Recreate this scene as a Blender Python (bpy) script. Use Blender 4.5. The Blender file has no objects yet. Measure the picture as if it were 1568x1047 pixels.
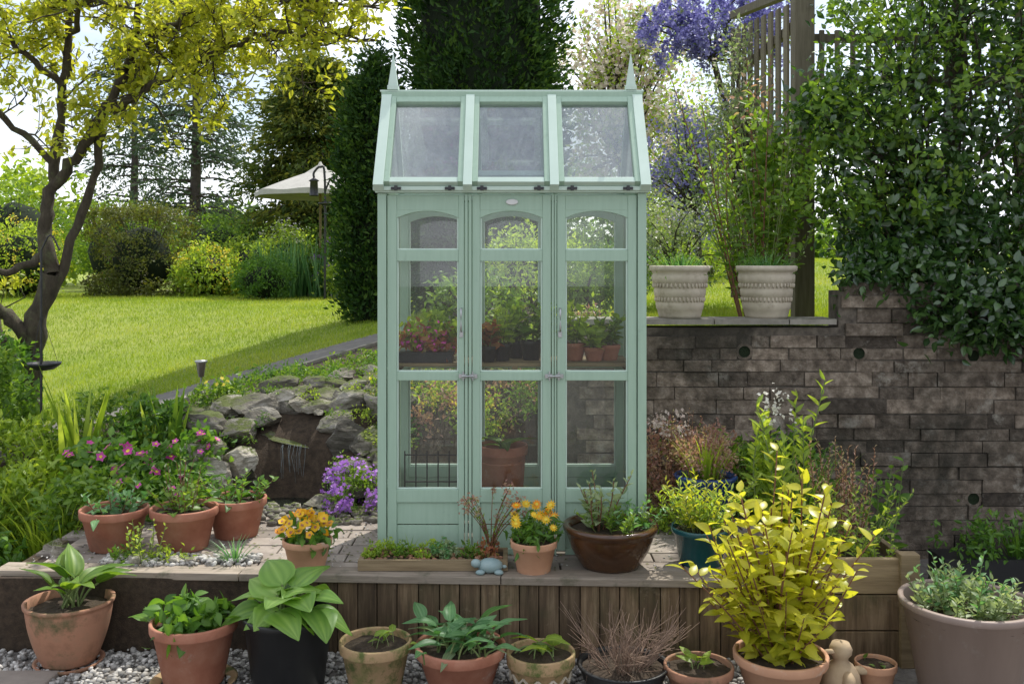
import bpy, bmesh, math, numpy as np
from mathutils import Vector, noise
rng=np.random.default_rng(7)
R=math.radians
scene=bpy.context.scene
# ---------------------------------------------------------------- materials
def newmat(name):
    m=bpy.data.materials.new(name); m.use_nodes=True
    nt=m.node_tree; nt.nodes.clear()
    out=nt.nodes.new('ShaderNodeOutputMaterial')
    return m,nt,out
def ramp(nt,cols,fac,pos=None,interp='LINEAR'):
    r=nt.nodes.new('ShaderNodeValToRGB'); r.color_ramp.interpolation=interp
    e=r.color_ramp.elements
    n=len(cols)
    pos=pos or [i/(n-1) for i in range(n)]
    while len(e)<n: e.new(0.5)
    for i in range(n):
        e[i].position=pos[i]; e[i].color=(*cols[i],1)
    nt.links.new(fac,r.inputs[0]); return r.outputs[0]
def noisen(nt,scale,detail=6,rough=.6,stretch=None,dist=0):
    tc=nt.nodes.new('ShaderNodeTexCoord'); src=tc.outputs['Object']
    if stretch:
        mp=nt.nodes.new('ShaderNodeMapping'); mp.inputs['Scale'].default_value=stretch
        nt.links.new(src,mp.inputs[0]); src=mp.outputs[0]
    n=nt.nodes.new('ShaderNodeTexNoise'); n.inputs['Scale'].default_value=scale
    n.inputs['Detail'].default_value=detail; n.inputs['Roughness'].default_value=rough
    n.inputs['Distortion'].default_value=dist
    nt.links.new(src,n.inputs['Vector']); return n.outputs[0]
def mixc(nt,fac,a,b,typ='MIX'):
    m=nt.nodes.new('ShaderNodeMix'); m.data_type='RGBA'; m.blend_type=typ
    if hasattr(fac,'links') : nt.links.new(fac,m.inputs[0])
    else: m.inputs[0].default_value=fac
    for v,i in ((a,6),(b,7)):
        if hasattr(v,'links'): nt.links.new(v,m.inputs[i])
        else: m.inputs[i].default_value=(*v,1)
    return m.outputs[2]
def attr(nt,name='v'):
    a=nt.nodes.new('ShaderNodeAttribute'); a.attribute_name=name; return a.outputs['Fac']
def surf(name,cols,scale=8,rough=.7,bump=.3,bdist=.01,stretch=None,spots=None,useattr=0,metal=0,spec=.4,pos=None,bscale=None,moss=None,detail=8,stain=None):
    m,nt,out=newmat(name)
    f=noisen(nt,scale,detail,.65,stretch)
    c=ramp(nt,cols,f,pos or [.3+.4*i/(len(cols)-1) for i in range(len(cols))])
    if useattr:
        a=attr(nt); k=ramp(nt,[(1-useattr,)*3,(1+useattr,)*3],a)
        c=mixc(nt,1.0,c,k,'MULTIPLY')
    if spots:
        col,sc,lo,hi=spots
        f2=noisen(nt,sc,6,.7)
        k=ramp(nt,[(0,0,0),(1,1,1)],f2,[lo,hi])
        c=mixc(nt,k,c,col)
    if stain:
        col,sc,lo,hi=stain
        f2=noisen(nt,sc,7,.65,dist=.6)
        k=ramp(nt,[(0,0,0),(.85,.85,.85)],f2,[lo,hi])
        c=mixc(nt,k,c,col)
    if moss:
        g=nt.nodes.new('ShaderNodeNewGeometry'); s=nt.nodes.new('ShaderNodeSeparateXYZ')
        nt.links.new(g.outputs['Normal'],s.inputs[0])
        f3=noisen(nt,moss[1],5,.6)
        mm=nt.nodes.new('ShaderNodeMath'); mm.operation='MULTIPLY'
        nt.links.new(s.outputs[2],mm.inputs[0]); nt.links.new(f3,mm.inputs[1])
        k=ramp(nt,[(0,0,0),(1,1,1)],mm.outputs[0],[moss[2],moss[3]])
        c=mixc(nt,k,c,moss[0])
    p=nt.nodes.new('ShaderNodeBsdfPrincipled')
    nt.links.new(c,p.inputs['Base Color'])
    p.inputs['Roughness'].default_value=rough; p.inputs['Metallic'].default_value=metal
    p.inputs['Specular IOR Level'].default_value=spec
    if bump:
        b=nt.nodes.new('ShaderNodeBump'); b.inputs['Strength'].default_value=bump; b.inputs['Distance'].default_value=bdist
        f4=noisen(nt,bscale or scale*3,8,.7,stretch)
        nt.links.new(f4,b.inputs['Height']); nt.links.new(b.outputs[0],p.inputs['Normal'])
    nt.links.new(p.outputs[0],out.inputs[0]); return m
def leafm(name,cols,tr=.4,tcol=(2.2,2.0,.8),rough=.45,spec=.4):
    m,nt,out=newmat(name)
    c=ramp(nt,cols,attr(nt))
    p=nt.nodes.new('ShaderNodeBsdfPrincipled'); nt.links.new(c,p.inputs['Base Color'])
    p.inputs['Roughness'].default_value=rough; p.inputs['Specular IOR Level'].default_value=spec
    t=nt.nodes.new('ShaderNodeBsdfTranslucent')
    vm=nt.nodes.new('ShaderNodeVectorMath'); vm.operation='MULTIPLY'; nt.links.new(c,vm.inputs[0]); vm.inputs[1].default_value=tcol
    nt.links.new(vm.outputs[0],t.inputs[0])
    mx=nt.nodes.new('ShaderNodeMixShader'); mx.inputs[0].default_value=tr
    nt.links.new(p.outputs[0],mx.inputs[1]); nt.links.new(t.outputs[0],mx.inputs[2])
    nt.links.new(mx.outputs[0],out.inputs[0]); return m
def glassm(name,dirt_sheen,refl):
    m,nt,out=newmat(name)
    fr=nt.nodes.new('ShaderNodeFresnel'); fr.inputs[0].default_value=1.5
    tr=nt.nodes.new('ShaderNodeBsdfTransparent'); tr.inputs[0].default_value=(.95,.98,.96,1)
    gl=nt.nodes.new('ShaderNodeBsdfGlossy'); gl.inputs['Roughness'].default_value=.01
    mm=nt.nodes.new('ShaderNodeMath'); mm.operation='MULTIPLY'; mm.inputs[1].default_value=refl; mm.use_clamp=True; nt.links.new(fr.outputs[0],mm.inputs[0])
    mx=nt.nodes.new('ShaderNodeMixShader'); nt.links.new(mm.outputs[0],mx.inputs[0])
    nt.links.new(tr.outputs[0],mx.inputs[1]); nt.links.new(gl.outputs[0],mx.inputs[2])
    df=nt.nodes.new('ShaderNodeBsdfDiffuse'); df.inputs[0].default_value=(.6,.65,.71,1)
    tl=nt.nodes.new('ShaderNodeBsdfTranslucent'); tl.inputs[0].default_value=(.6,.65,.71,1)
    m2=nt.nodes.new('ShaderNodeMixShader'); m2.inputs[0].default_value=.5
    nt.links.new(df.outputs[0],m2.inputs[1]); nt.links.new(tl.outputs[0],m2.inputs[2])
    k=ramp(nt,[(dirt_sheen*.4,)*3,(dirt_sheen*1.7,)*3],noisen(nt,11,9,.8,(1,1,.45),1.0),[.4,.75])  # pale bluish veil: some grime, plus sky reflection painted as flat colour
    m3=nt.nodes.new('ShaderNodeMixShader'); nt.links.new(k,m3.inputs[0])
    nt.links.new(mx.outputs[0],m3.inputs[1]); nt.links.new(m2.outputs[0],m3.inputs[2])
    nt.links.new(m3.outputs[0],out.inputs[0]); return m

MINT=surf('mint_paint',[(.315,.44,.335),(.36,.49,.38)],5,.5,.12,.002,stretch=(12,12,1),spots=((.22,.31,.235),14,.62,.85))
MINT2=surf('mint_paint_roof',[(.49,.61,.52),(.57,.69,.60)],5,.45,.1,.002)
METAL=surf('metal_dark',[(.03,.03,.035),(.06,.06,.06)],20,.4,.1,.002,metal=.6)
STEEL=surf('metal_latch',[(.35,.36,.36),(.5,.5,.5)],20,.35,.1,.002,metal=.8)
GLASS=glassm('glass_pane',.02,1.8); GLASSR=glassm('glass_roof',.22,7.0)  # roof veil is stronger, painting in a bright sky reflection
TERRA=surf('terracotta',[(.27,.095,.055),(.35,.14,.085),(.42,.2,.13)],7,.8,.25,.003,spots=((.46,.36,.30),9,.6,.78),stain=((.16,.09,.06),3,.56,.75))
TERRAL=surf('terracotta_pale',[(.46,.24,.14),(.56,.31,.19)],9,.8,.2,.003,spots=((.5,.4,.32),12,.58,.75))
TERRAD=surf('terracotta_weathered',[(.2,.1,.06),(.36,.18,.11),(.26,.16,.10)],6,.85,.3,.004,spots=((.10,.09,.04),7,.52,.68))
MOSSY=surf('mossy_pot',[(.22,.18,.07),(.40,.26,.14),(.18,.19,.06)],7,.85,.4,.004,spots=((.10,.12,.03),16,.5,.64))
BLACKP=surf('black_pot',[(.012,.012,.013),(.02,.02,.02)],10,.45,.05,.002)
BROWNG=surf('brown_glaze',[(.03,.015,.008),(.10,.045,.02)],4,.12,.05,.002,spec=.6)
TEAL=surf('teal_glaze',[(.01,.06,.07),(.02,.10,.11)],5,.2,.05,.002,spec=.6)
BLUEP=surf('blue_glaze',[(.01,.03,.12),(.02,.06,.2)],5,.2,.05,.002)
TAUPE=surf('taupe_plastic',[(.24,.18,.15),(.29,.22,.185)],3,.5,.05,.002,stretch=(3,3,.4),spots=((.37,.33,.29),10,.58,.8))
CREAM=surf('cream_planter',[(.38,.33,.25),(.54,.48,.38)],10,.85,.3,.003,spots=((.24,.2,.14),8,.55,.75))
SOIL=surf('soil',[(.025,.017,.011),(.075,.052,.033)],30,.95,.8,.01)
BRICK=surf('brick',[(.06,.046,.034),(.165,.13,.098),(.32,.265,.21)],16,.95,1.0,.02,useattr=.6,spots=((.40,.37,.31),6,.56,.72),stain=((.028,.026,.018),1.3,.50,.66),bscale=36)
MORTAR=surf('mortar',[(.055,.046,.038),(.19,.16,.125)],20,.95,.9,.01,stain=((.028,.025,.018),1.3,.49,.64))
COPE=surf('coping',[(.17,.155,.13),(.33,.305,.26)],10,.9,.5,.005,moss=((.05,.06,.02),6,.5,.62))
WOODD=surf('weathered_timber',[(.045,.030,.018),(.12,.08,.045),(.23,.165,.10)],5,.85,.5,.004,stretch=(6,6,.5),useattr=.4,spots=((.30,.24,.16),9,.6,.8),stain=((.05,.055,.02),2.5,.52,.75))
WOODT=surf('timber_capping',[(.18,.145,.11),(.34,.285,.225)],6,.8,.4,.003,stretch=(.6,8,8),useattr=.2,spots=((.10,.095,.06),6,.54,.7))
WOODP=surf('planter_wood',[(.15,.105,.055),(.28,.21,.12)],6,.8,.4,.003,stretch=(.6,8,8),useattr=.3)
WOODF=surf('fence_wood',[(.10,.085,.055),(.19,.165,.115)],6,.8,.4,.003,stretch=(8,8,.6),useattr=.3)
BARK=surf('bark',[(.04,.032,.022),(.10,.08,.055)],9,.9,.9,.02,stretch=(3,3,1),spots=((.12,.13,.06),9,.52,.7))
BARKP=surf('bark_conifer',[(.05,.04,.035),(.1,.08,.07)],9,.9,.9,.02)
STEM=surf('stem',[(.12,.17,.05),(.18,.22,.08)],9,.7,0)
STEMR=surf('red_stem',[(.14,.06,.035),(.22,.10,.055)],9,.7,0)
TWIG=surf('dry_twig',[(.15,.10,.07),(.28,.19,.14)],20,.9,0)
SLATE=surf('rock',[(.10,.088,.07),(.26,.235,.19),(.46,.43,.38)],5,.85,.9,.025,stretch=(1,1,3),useattr=.6,moss=((.08,.10,.02),3,.33,.46),stain=((.06,.055,.03),4,.56,.74))
WETR=surf('wet_rock',[(.012,.011,.008),(.04,.035,.02)],6,.3,.8,.02,moss=((.03,.045,.01),5,.4,.52))
PEB=surf('pebbles',[(.28,.265,.24),(.46,.44,.41)],3,.8,.1,.002,useattr=.6)
PAVE=surf('paving',[(.20,.165,.14),(.33,.285,.24)],6,.85,.4,.004,useattr=.22,spots=((.12,.11,.08),4,.55,.75))
LOWG=surf('ground_grit',[(.09,.08,.07),(.22,.2,.18)],25,.9,.6,.01)
PATHM=surf('path_tarmac',[(.12,.11,.10),(.18,.17,.155)],12,.9,.5,.006,spots=((.25,.23,.2),3,.55,.75))
LAWN=surf('lawn',[(.15,.21,.02),(.24,.30,.032)],2.2,.9,.7,.03,bscale=60,spots=((.28,.31,.06),.5,.45,.7))
WATER=surf('water',[(.008,.011,.009),(.015,.02,.014)],4,.04,.4,.01,bscale=14,spec=.7)
FALLM=surf('falling_water',[(.12,.15,.16),(.25,.29,.3)],12,.15,.4,.01,stretch=(4,4,.4))
CANVAS=surf('canvas',[(.34,.33,.30),(.42,.41,.37)],5,.9,.05,.002)
WHITEM=surf('white_metal',[(.6,.6,.58),(.66,.66,.64)],5,.5,0)
STONEB=surf('ornament_stone',[(.36,.26,.16),(.5,.38,.25)],9,.85,.4,.004)
STONEBL=surf('ornament_glaze',[(.18,.27,.28),(.3,.38,.37)],9,.5,.2,.003)
CORE=surf('dark_core',[(.006,.012,.004),(.014,.025,.008)],6,1,.5,.05)
# leaves
Ltree=leafm('leaf_tree',[(.22,.28,.03),(.34,.38,.04),(.45,.45,.07)],.55,(1.7,1.6,.8))
Lgrn=leafm('leaf_green',[(.035,.095,.014),(.08,.18,.028),(.16,.29,.05)])
Lmid=leafm('leaf_mid',[(.05,.11,.018),(.115,.215,.028),(.23,.34,.06)])
Llight=leafm('leaf_light',[(.12,.20,.025),(.23,.34,.045),(.36,.45,.09)],.45)
Ldark=leafm('leaf_glossy_dark',[(.015,.042,.014),(.038,.085,.025),(.085,.16,.04)],.25,(2.2,2.4,.8),.22,.9)
Lyel=leafm('leaf_yellow',[(.26,.31,.025),(.44,.45,.035),(.60,.57,.09)],.5,(1.6,1.55,.7),.35)
Lcyp=leafm('leaf_cypress',[(.014,.042,.011),(.035,.08,.018),(.09,.155,.028)],.25,(2,2,.7),.6,.2)
Lcon=leafm('leaf_conifer',[(.03,.065,.015),(.09,.12,.025),(.26,.26,.04)],.3,(2,1.9,.6),.6,.2)
Lpine=leafm('leaf_pine',[(.045,.075,.05),(.08,.12,.08),(.12,.17,.10)],.3,(1.6,1.6,.8),.6,.2)
Lhedge=leafm('leaf_hedge',[(.08,.07,.03),(.09,.12,.025),(.17,.18,.035)],.3)
Lgrey=leafm('leaf_grey',[(.13,.18,.09),(.24,.31,.16),(.38,.44,.24)],.4,(1.6,1.6,.9))
Lred=leafm('leaf_red',[(.26,.08,.045),(.38,.15,.08),(.24,.24,.07)],.4,(1.8,1.3,.7))
Lpink=leafm('leaf_pinkish',[(.30,.15,.13),(.44,.27,.22),(.34,.34,.15)],.4,(1.6,1.4,.9))
Lhosta=leafm('leaf_hosta',[(.12,.25,.04),(.23,.39,.075),(.38,.54,.15)],.4,(1.6,1.6,.7),.4)
Lblue=leafm('leaf_blueish',[(.05,.14,.045),(.11,.24,.09),(.22,.37,.17)],.35,(1.6,1.8,.8),.4)
Fyel=leafm('flower_yellow',[(.75,.42,.01),(.8,.52,.02),(.85,.3,.01)],.3,(1.1,1.1,.8))
Flem=leafm('flower_lemon',[(.75,.6,.05),(.8,.66,.08)],.3,(1.1,1.1,.8))
Fmag=leafm('flower_magenta',[(.5,.03,.28),(.7,.12,.48)],.3,(1.2,1.2,1.2))
Fpur=leafm('flower_purple',[(.32,.13,.52),(.55,.28,.72)],.3,(1.2,1.2,1.2))
Flil=leafm('flower_lilac',[(.17,.16,.42),(.28,.26,.58),(.42,.4,.72)],.3,(1.2,1.2,1.2))
Fwht=leafm('flower_white',[(.6,.58,.5),(.75,.72,.66)],.3,(1.1,1.1,1.1))
Fblo=leafm('flower_blossom',[(.5,.38,.34),(.66,.56,.50),(.74,.68,.62)],.4,(1.2,1.2,1.1))
Lgrass=leafm('grass_blade',[(.16,.25,.022),(.26,.36,.035),(.38,.42,.075)],.45,(1.5,1.4,.6))

# ---------------------------------------------------------------- mesh builder
class B:
    def __init__(s): s.V=[];s.F=[];s.A=[];s.mats=[];s.n=0
    def add(s,V,F,mat,v=.5,smooth=False):
        V=np.asarray(V,float).reshape(-1,3); F=np.asarray(F,int)
        if mat not in s.mats: s.mats.append(mat)
        s.F.append((F+s.n,s.mats.index(mat),smooth)); s.V.append(V)
        s.A.append(np.broadcast_to(np.asarray(v,float),(len(V),)) ); s.n+=len(V)
    def done(s,name,parent=None,bevel=0,loc=None,rotz=0):
        me=bpy.data.meshes.new(name)
        V=np.concatenate(s.V); A=np.concatenate(s.A)
        me.vertices.add(len(V)); me.vertices.foreach_set('co',V.ravel())
        L=np.concatenate([f.ravel() for f,_,_ in s.F])
        st=[];mi=[];sm=[];o=0
        for f,m,q in s.F:
            k=f.shape[1]; st.append(o+np.arange(len(f))*k); mi.append(np.full(len(f),m)); sm.append(np.full(len(f),q)); o+=f.size
        st=np.concatenate(st)
        me.loops.add(len(L)); me.loops.foreach_set('vertex_index',L.astype(np.int32))
        me.polygons.add(len(st)); me.polygons.foreach_set('loop_start',st.astype(np.int32))
        for m in s.mats: me.materials.append(m)
        me.polygons.foreach_set('material_index',np.concatenate(mi).astype(np.int32))
        me.polygons.foreach_set('use_smooth',np.concatenate(sm))
        a=me.attributes.new('v','FLOAT','POINT'); a.data.foreach_set('value',A.astype(np.float32))
        me.update(calc_edges=True)
        ob=bpy.data.objects.new(name,me); scene.collection.objects.link(ob)
        if bevel:
            md=ob.modifiers.new('bevel','BEVEL'); md.width=bevel; md.segments=2; md.limit_method='ANGLE'; md.angle_limit=R(40)
        if loc: ob.location=loc
        ob.rotation_euler[2]=rotz
        if parent: ob.parent=parent
        return ob
def empty(name,loc=(0,0,0)):
    e=bpy.data.objects.new(name,None); e.location=loc; e.empty_display_size=.1; scene.collection.objects.link(e); return e
BF=np.array([[0,3,2,1],[4,5,6,7],[0,1,5,4],[1,2,6,5],[2,3,7,6],[3,0,4,7]])
def box(b,x0,x1,y0,y1,z0,z1,mat,v=.5):
    b.add([(x0,y0,z0),(x1,y0,z0),(x1,y1,z0),(x0,y1,z0),(x0,y0,z1),(x1,y0,z1),(x1,y1,z1),(x0,y1,z1)],BF,mat,v)
def beam(b,p0,p1,w,h,mat,up=(0,0,1),v=.5):
    p0=np.array(p0,float);p1=np.array(p1,float);d=p1-p0;d/=np.linalg.norm(d)
    s=np.cross(d,up);s/=np.linalg.norm(s);u=np.cross(s,d)
    V=[]
    for p in (p0,p1):
        for a,c in ((-1,-1),(1,-1),(1,1),(-1,1)): V.append(p+s*a*w/2+u*c*h/2)
    b.add(V,BF,mat,v)
def nrm(a): return a/np.maximum(np.linalg.norm(a,axis=-1,keepdims=True),1e-9)
def tube(b,P,r,mat,sides=6,v=.5):
    P=np.array(P,float);n=len(P);r=np.broadcast_to(r,(n,))
    T=nrm(np.gradient(P,axis=0)); ref=np.array([0.3,.9,.1]) if abs(T[0][2])>.8 else np.array([0,0,1.])
    S=nrm(np.cross(T,ref)); U=np.cross(S,T)
    a=np.arange(sides)*2*np.pi/sides
    V=P[:,None]+r[:,None,None]*(np.cos(a)[None,:,None]*S[:,None]+np.sin(a)[None,:,None]*U[:,None])
    i=np.arange(n-1)[:,None]*sides; j=np.arange(sides)[None]; j2=(j+1)%sides
    F=np.stack([i+j,i+j2,i+sides+j2,i+sides+j],-1).reshape(-1,4)
    b.add(V,F,mat,v,True)
def spline(P,k=4):
    P=np.array(P,float)
    if len(P)<3: 
        t=np.linspace(0,1,k+1)[:,None]; return P[0]*(1-t)+P[-1]*t
    Q=np.vstack([2*P[0]-P[1],P,2*P[-1]-P[-2]]);o=[]
    for i in range(1,len(Q)-2):
        for t in np.arange(k)/k:
            o.append(.5*((2*Q[i])+(-Q[i-1]+Q[i+1])*t+(2*Q[i-1]-5*Q[i]+4*Q[i+1]-Q[i+2])*t*t+(-Q[i-1]+3*Q[i]-3*Q[i+1]+Q[i+2])*t**3))
    o.append(P[-1]); return np.array(o)
def lathe(b,c,prof,mat,seg=36,v=.5,smooth=True,wob=0):
    prof=np.array(prof,float);a=np.arange(seg)*2*np.pi/seg
    rr=prof[:,0][:,None]*(1+wob*np.sin(a*3+1)[None])
    V=np.stack([c[0]+rr*np.cos(a),c[1]+rr*np.sin(a),c[2]+np.broadcast_to(prof[:,1][:,None],rr.shape)],-1)
    n=len(prof);i=np.arange(n-1)[:,None]*seg;j=np.arange(seg)[None];j2=(j+1)%seg
    F=np.stack([i+j,i+j2,i+seg+j2,i+seg+j],-1).reshape(-1,4)
    b.add(V,F,mat,v,smooth)
DIA=(np.array([(0,0,0),(.42,.5,.1),(1,0,-.08),(.42,-.5,.1)]),np.array([[0,2,1],[0,3,2]]),None)
def leaft(k=5,droop=.25,fold=.12,pw=.75):
    V=[];F=[]
    for i in range(k+1):
        t=i/k; w=.5*math.sin(math.pi*min(1,t**pw))**.9 if 0<i<k else .02
        z=-droop*t*t
        V+=[(t,w,z+fold*w),(t,0,z),(t,-w,z+fold*w)]
    for i in range(k):
        a=i*3; F+=[[a,a+1,a+4,a+3],[a+1,a+2,a+5,a+4]]
    return np.array(V),np.array(F),np.tile([-.08,.2,-.08],k+1)
def hostt(k=9,m=9,droop=.42,fold=.22,pw=.62):
    V=[];F=[];O=[]
    for i in range(k+1):
        t=i/k; w=.5*math.sin(math.pi*min(1,t**pw))**.85 if 0<i<k else .012
        for j in range(m):
            c=2*j/(m-1)-1
            V.append((t-.04*abs(c)*(1-t),w*c,-droop*t*t+fold*w*abs(c)**1.5-.35*fold*abs(c)**3*w+(.012 if j%2 else -.004)*(1 if 0<i<k else 0)+.02*math.sin(t*9+c*3)*abs(c)))
            O.append((-.16 if j%2 else .10)-.08*abs(c)+(.22 if j==m//2 else 0))
    for i in range(k):
        for j in range(m-1):
            a=i*m+j;F.append([a,a+1,a+m+1,a+m])
    return np.array(V),np.array(F),np.array(O)
LEAF=leaft(); LEAFF=leaft(4,.12,.2); HOST=hostt()
def bladet(k=4,droop=.35):
    V=[];F=[]
    for i in range(k+1):
        t=i/k;w=.5*(1-t**2.2)+.02;z=-droop*t**2.2
        V+=[(t-.12*droop*t*t,w,z),(t-.12*droop*t*t,-w,z)]
    for i in range(k): a=i*2;F.append([a,a+1,a+3,a+2])
    return np.array(V),np.array(F),np.repeat(np.linspace(-.2,.2,k+1),2)
BLADE=bladet();BLADES=bladet(4,.08)
TRI=(np.array([(0,.5,0),(0,-.5,0),(1,0,0)]),np.array([[0,1,2]]),None)
def flowt(n=5,inner=.4,cup=.15):
    V=[(0,0,0)];m=2*n
    for i in range(m):
        a=i*2*math.pi/m;r=1 if i%2==0 else inner
        V.append((r*math.cos(a),r*math.sin(a),cup*r))
    return np.array(V),np.array([[0,1+i,1+(i+1)%m] for i in range(m)]),None
FLOW=flowt(5,.62); DAISY=flowt(11,.55,.08)
HEX=(np.array([(math.cos(i*math.pi/3),math.sin(i*math.pi/3),0) for i in range(6)]),np.array([[0,1,2],[0,2,3],[0,3,4],[0,4,5]]),None)
def inst(b,t,P,D,N,L,W,mat,v=None,smooth=False):
    P=np.asarray(P,float).reshape(-1,3);n=len(P)
    if n==0:return
    D=nrm(np.broadcast_to(D,(n,3)).astype(float));N=np.broadcast_to(N,(n,3)).astype(float)
    S=np.cross(D,N);bad=np.linalg.norm(S,axis=1)<1e-3
    if bad.any(): S[bad]=np.cross(D[bad],[.31,.8,.2])
    S=nrm(S);N2=np.cross(S,D)
    L=np.broadcast_to(L,(n,))[:,None,None];W=np.broadcast_to(W,(n,))[:,None,None]
    tv,tf,to=t
    V=P[:,None]+L*tv[None,:,0:1]*D[:,None]+W*tv[None,:,1:2]*S[:,None]+L*tv[None,:,2:3]*N2[:,None]
    F=(tf[None]+(np.arange(n)*len(tv))[:,None,None]).reshape(-1,tf.shape[1])
    if v is None: v=rng.random(n)
    vv=np.repeat(np.broadcast_to(v,(n,)),len(tv))
    if to is not None: vv=np.clip(vv*.8+.1+np.tile(to,n),0,1)
    b.add(V,F,mat,vv,smooth)
def rdir(n): return nrm(rng.normal(size=(n,3)))
def cloud(b,c,r,ncl,nl,L,mat,wr=.5,cs=.2,tmpl=DIA,shell=.55,up=.4,flat=1,boxy=False,droop=0,vb=None):
    c=np.array(c,float);r=np.array(r,float)
    d=rdir(ncl)
    if boxy:
        d=rng.uniform(-1,1,(ncl,3)); ax=rng.integers(0,3,ncl); d[np.arange(ncl),ax]=np.sign(d[np.arange(ncl),ax])*rng.uniform(.85,1,ncl)
        C=c+d*r
    else: C=c+d*r*rng.uniform(shell,1,(ncl,1))
    out=nrm((C-c)/r)
    n=ncl*nl; ci=np.repeat(np.arange(ncl),nl)
    csz=cs*rng.uniform(.6,1.4,ncl)
    P=C[ci]+rng.normal(size=(n,3))*csz[ci][:,None]*np.array([1,1,flat])*.55
    D=nrm(rdir(n)+out[ci]*.5+np.array([0,0,-droop]))
    N=nrm(rdir(n)*.8+out[ci]*.4+np.array([0,0,up]))
    cv=rng.uniform(-.22,.22,ncl) if vb is None else vb
    v=np.clip(.5+ (cv[ci] if vb is None else vb)+rng.normal(size=n)*.2,0,1)
    Ls=L*rng.uniform(.6,1.25,n)
    inst(b,tmpl,P,D,N,Ls,Ls*wr,mat,v,smooth=len(tmpl[0])>4)
    return C
def stems(b,base,T,r0,mat,sag=.15,sides=5):
    base=np.array(base,float)
    for t in T:
        m=(base+t)/2+np.array([0,0,sag*np.linalg.norm(t-base)])*rng.uniform(.2,1)+rng.normal(size=3)*.03
        P=spline([base,m,t],3); tube(b,P,np.linspace(r0,r0*.35,len(P)),mat,sides)
def ico(sub):
    bm=bmesh.new();bmesh.ops.create_icosphere(bm,subdivisions=sub,radius=1)
    V=np.array([v.co[:] for v in bm.verts]);F=np.array([[v.index for v in f.verts] for f in bm.faces]);bm.free();return V,F
ICO1=ico(1);ICO2=ico(2);ICO3=ico(4)
def rock(b,c,s,mat,rot=0,seed=0,v=None,cuts=12,amp=.06):
    r=np.random.default_rng(seed);V=ICO3[0].copy()
    for i in range(cuts):
        n=nrm(r.normal(size=3)*np.array([1,1,.8]));d=r.uniform(.5,.82)
        e=np.maximum(0,V@n-d);V-=e[:,None]*n*.97
    for i,p in enumerate(V):
        q=Vector(p)*2.2+Vector((seed*3.1,0,0))
        V[i]*=1+amp*noise.noise(q)*1.8+amp*.8*noise.noise(q*4)+.05*noise.noise(Vector((0,seed,p[2]*14)))
    V*=np.array(s);ca,sa=math.cos(rot),math.sin(rot)
    tl=r.uniform(-.25,.25)
    V=np.stack([V[:,0],V[:,1]*math.cos(tl)-V[:,2]*math.sin(tl),V[:,1]*math.sin(tl)+V[:,2]*math.cos(tl)],1)
    tl=r.uniform(-.25,.25)
    V=np.stack([V[:,0]*math.cos(tl)-V[:,2]*math.sin(tl),V[:,1],V[:,0]*math.sin(tl)+V[:,2]*math.cos(tl)],1)
    V=np.stack([V[:,0]*ca-V[:,1]*sa,V[:,0]*sa+V[:,1]*ca,V[:,2]],1)+np.array(c)
    b.add(V,ICO3[1],mat,r.random() if v is None else v,False)
def pebbles(b,P,s,mat):
    n=len(P)
    D=rdir(n)*np.array([1,1,.25]);S=s*rng.uniform(.5,1.3,n)
    inst(b,(ICO1[0]*np.array([1,1,.6]),ICO1[1],None),P,D,(0,0,1),S,S*rng.uniform(.6,1,n),mat,None,True)

# ---------------------------------------------------------------- terrain
def ss(x,a,b_):
    t=np.clip((x-a)/(b_-a),0,1);return t*t*(3-2*t)
def hz(x,y):
    x=np.asarray(x,float);y=np.asarray(y,float)
    N=np.clip(.71+.1625*(x+1.24)+.059*(y-9.3),.2,1.0)
    F=.72+.72*ss(x,-1.5,3.5)
    up=N+(F-N)*ss(y,8.5,17)
    tb=ss(y,4.9,6.9); tw=ss(y,6.08,6.17)
    k=ss(x,.05,.35); t=tb*(1-k)+tw*k
    pond=.32*np.exp(-(((x+1.36)/.27)**2+((y-6.02)/.22)**2)**2)
    return -.36+(up+.36)*t-pond
def gz(x,y): return float(hz(x,y))
xs=np.concatenate([[-400,-150,-70,-40,-25,-16],np.linspace(-12,-2.6,76),np.linspace(-2.5,.5,61),np.linspace(.6,12,92),[16,25,40,70,150,400]])
ys=np.concatenate([[-60,-20,-5,0,2,3.5],np.linspace(4,5.6,16),np.linspace(5.65,6.05,9),[6.08,6.125,6.17],np.linspace(6.22,6.8,12),np.linspace(6.9,14,66),np.linspace(14.5,30,32),[40,60,100,200,700]])
X,Y=np.meshgrid(xs,ys);Z=hz(X,Y)
V=np.stack([X,Y,Z],-1).reshape(-1,3);nx=len(xs);ny=len(ys)
i=np.arange(ny-1)[:,None]*nx;j=np.arange(nx-1)[None]
F=np.stack([i+j,i+j+1,i+nx+j+1,i+nx+j],-1).reshape(-1,4)
cx=V[F].mean(1)
PATH=np.array([(-4.6,5.9),(-3.9,6.4),(-3.3,6.85),(-2.9,7.25),(-2.48,7.75),(-1.95,8.4),(-1.24,9.3),(-.3,10.3),(.8,11.2)])
def liney(x): return np.where(x>.8,6.5,np.interp(x,PATH[:,0],PATH[:,1]))
yp=liney(cx[:,0])
g=B();lawnf=(cx[:,1]>yp-.05)|(np.abs(cx[:,0])>13)&(cx[:,1]>6)
lowf=(cx[:,1]<4.95)|((cx[:,0]>.3)&(cx[:,1]<6.1))
soilf=~lawnf&~lowf
g.add(V,F[lawnf&~lowf],LAWN,.5,True)
g.add(V,F[lowf],LOWG,.5,False)
g.add(V,F[soilf],SOIL,.5,True)
g.done('ground')
b=B();Pc=spline(np.c_[PATH,np.zeros(len(PATH))],8);T=nrm(np.gradient(Pc,axis=0));Nn=np.stack([-T[:,1],T[:,0],T[:,2]*0],1)
rows=[]
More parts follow.
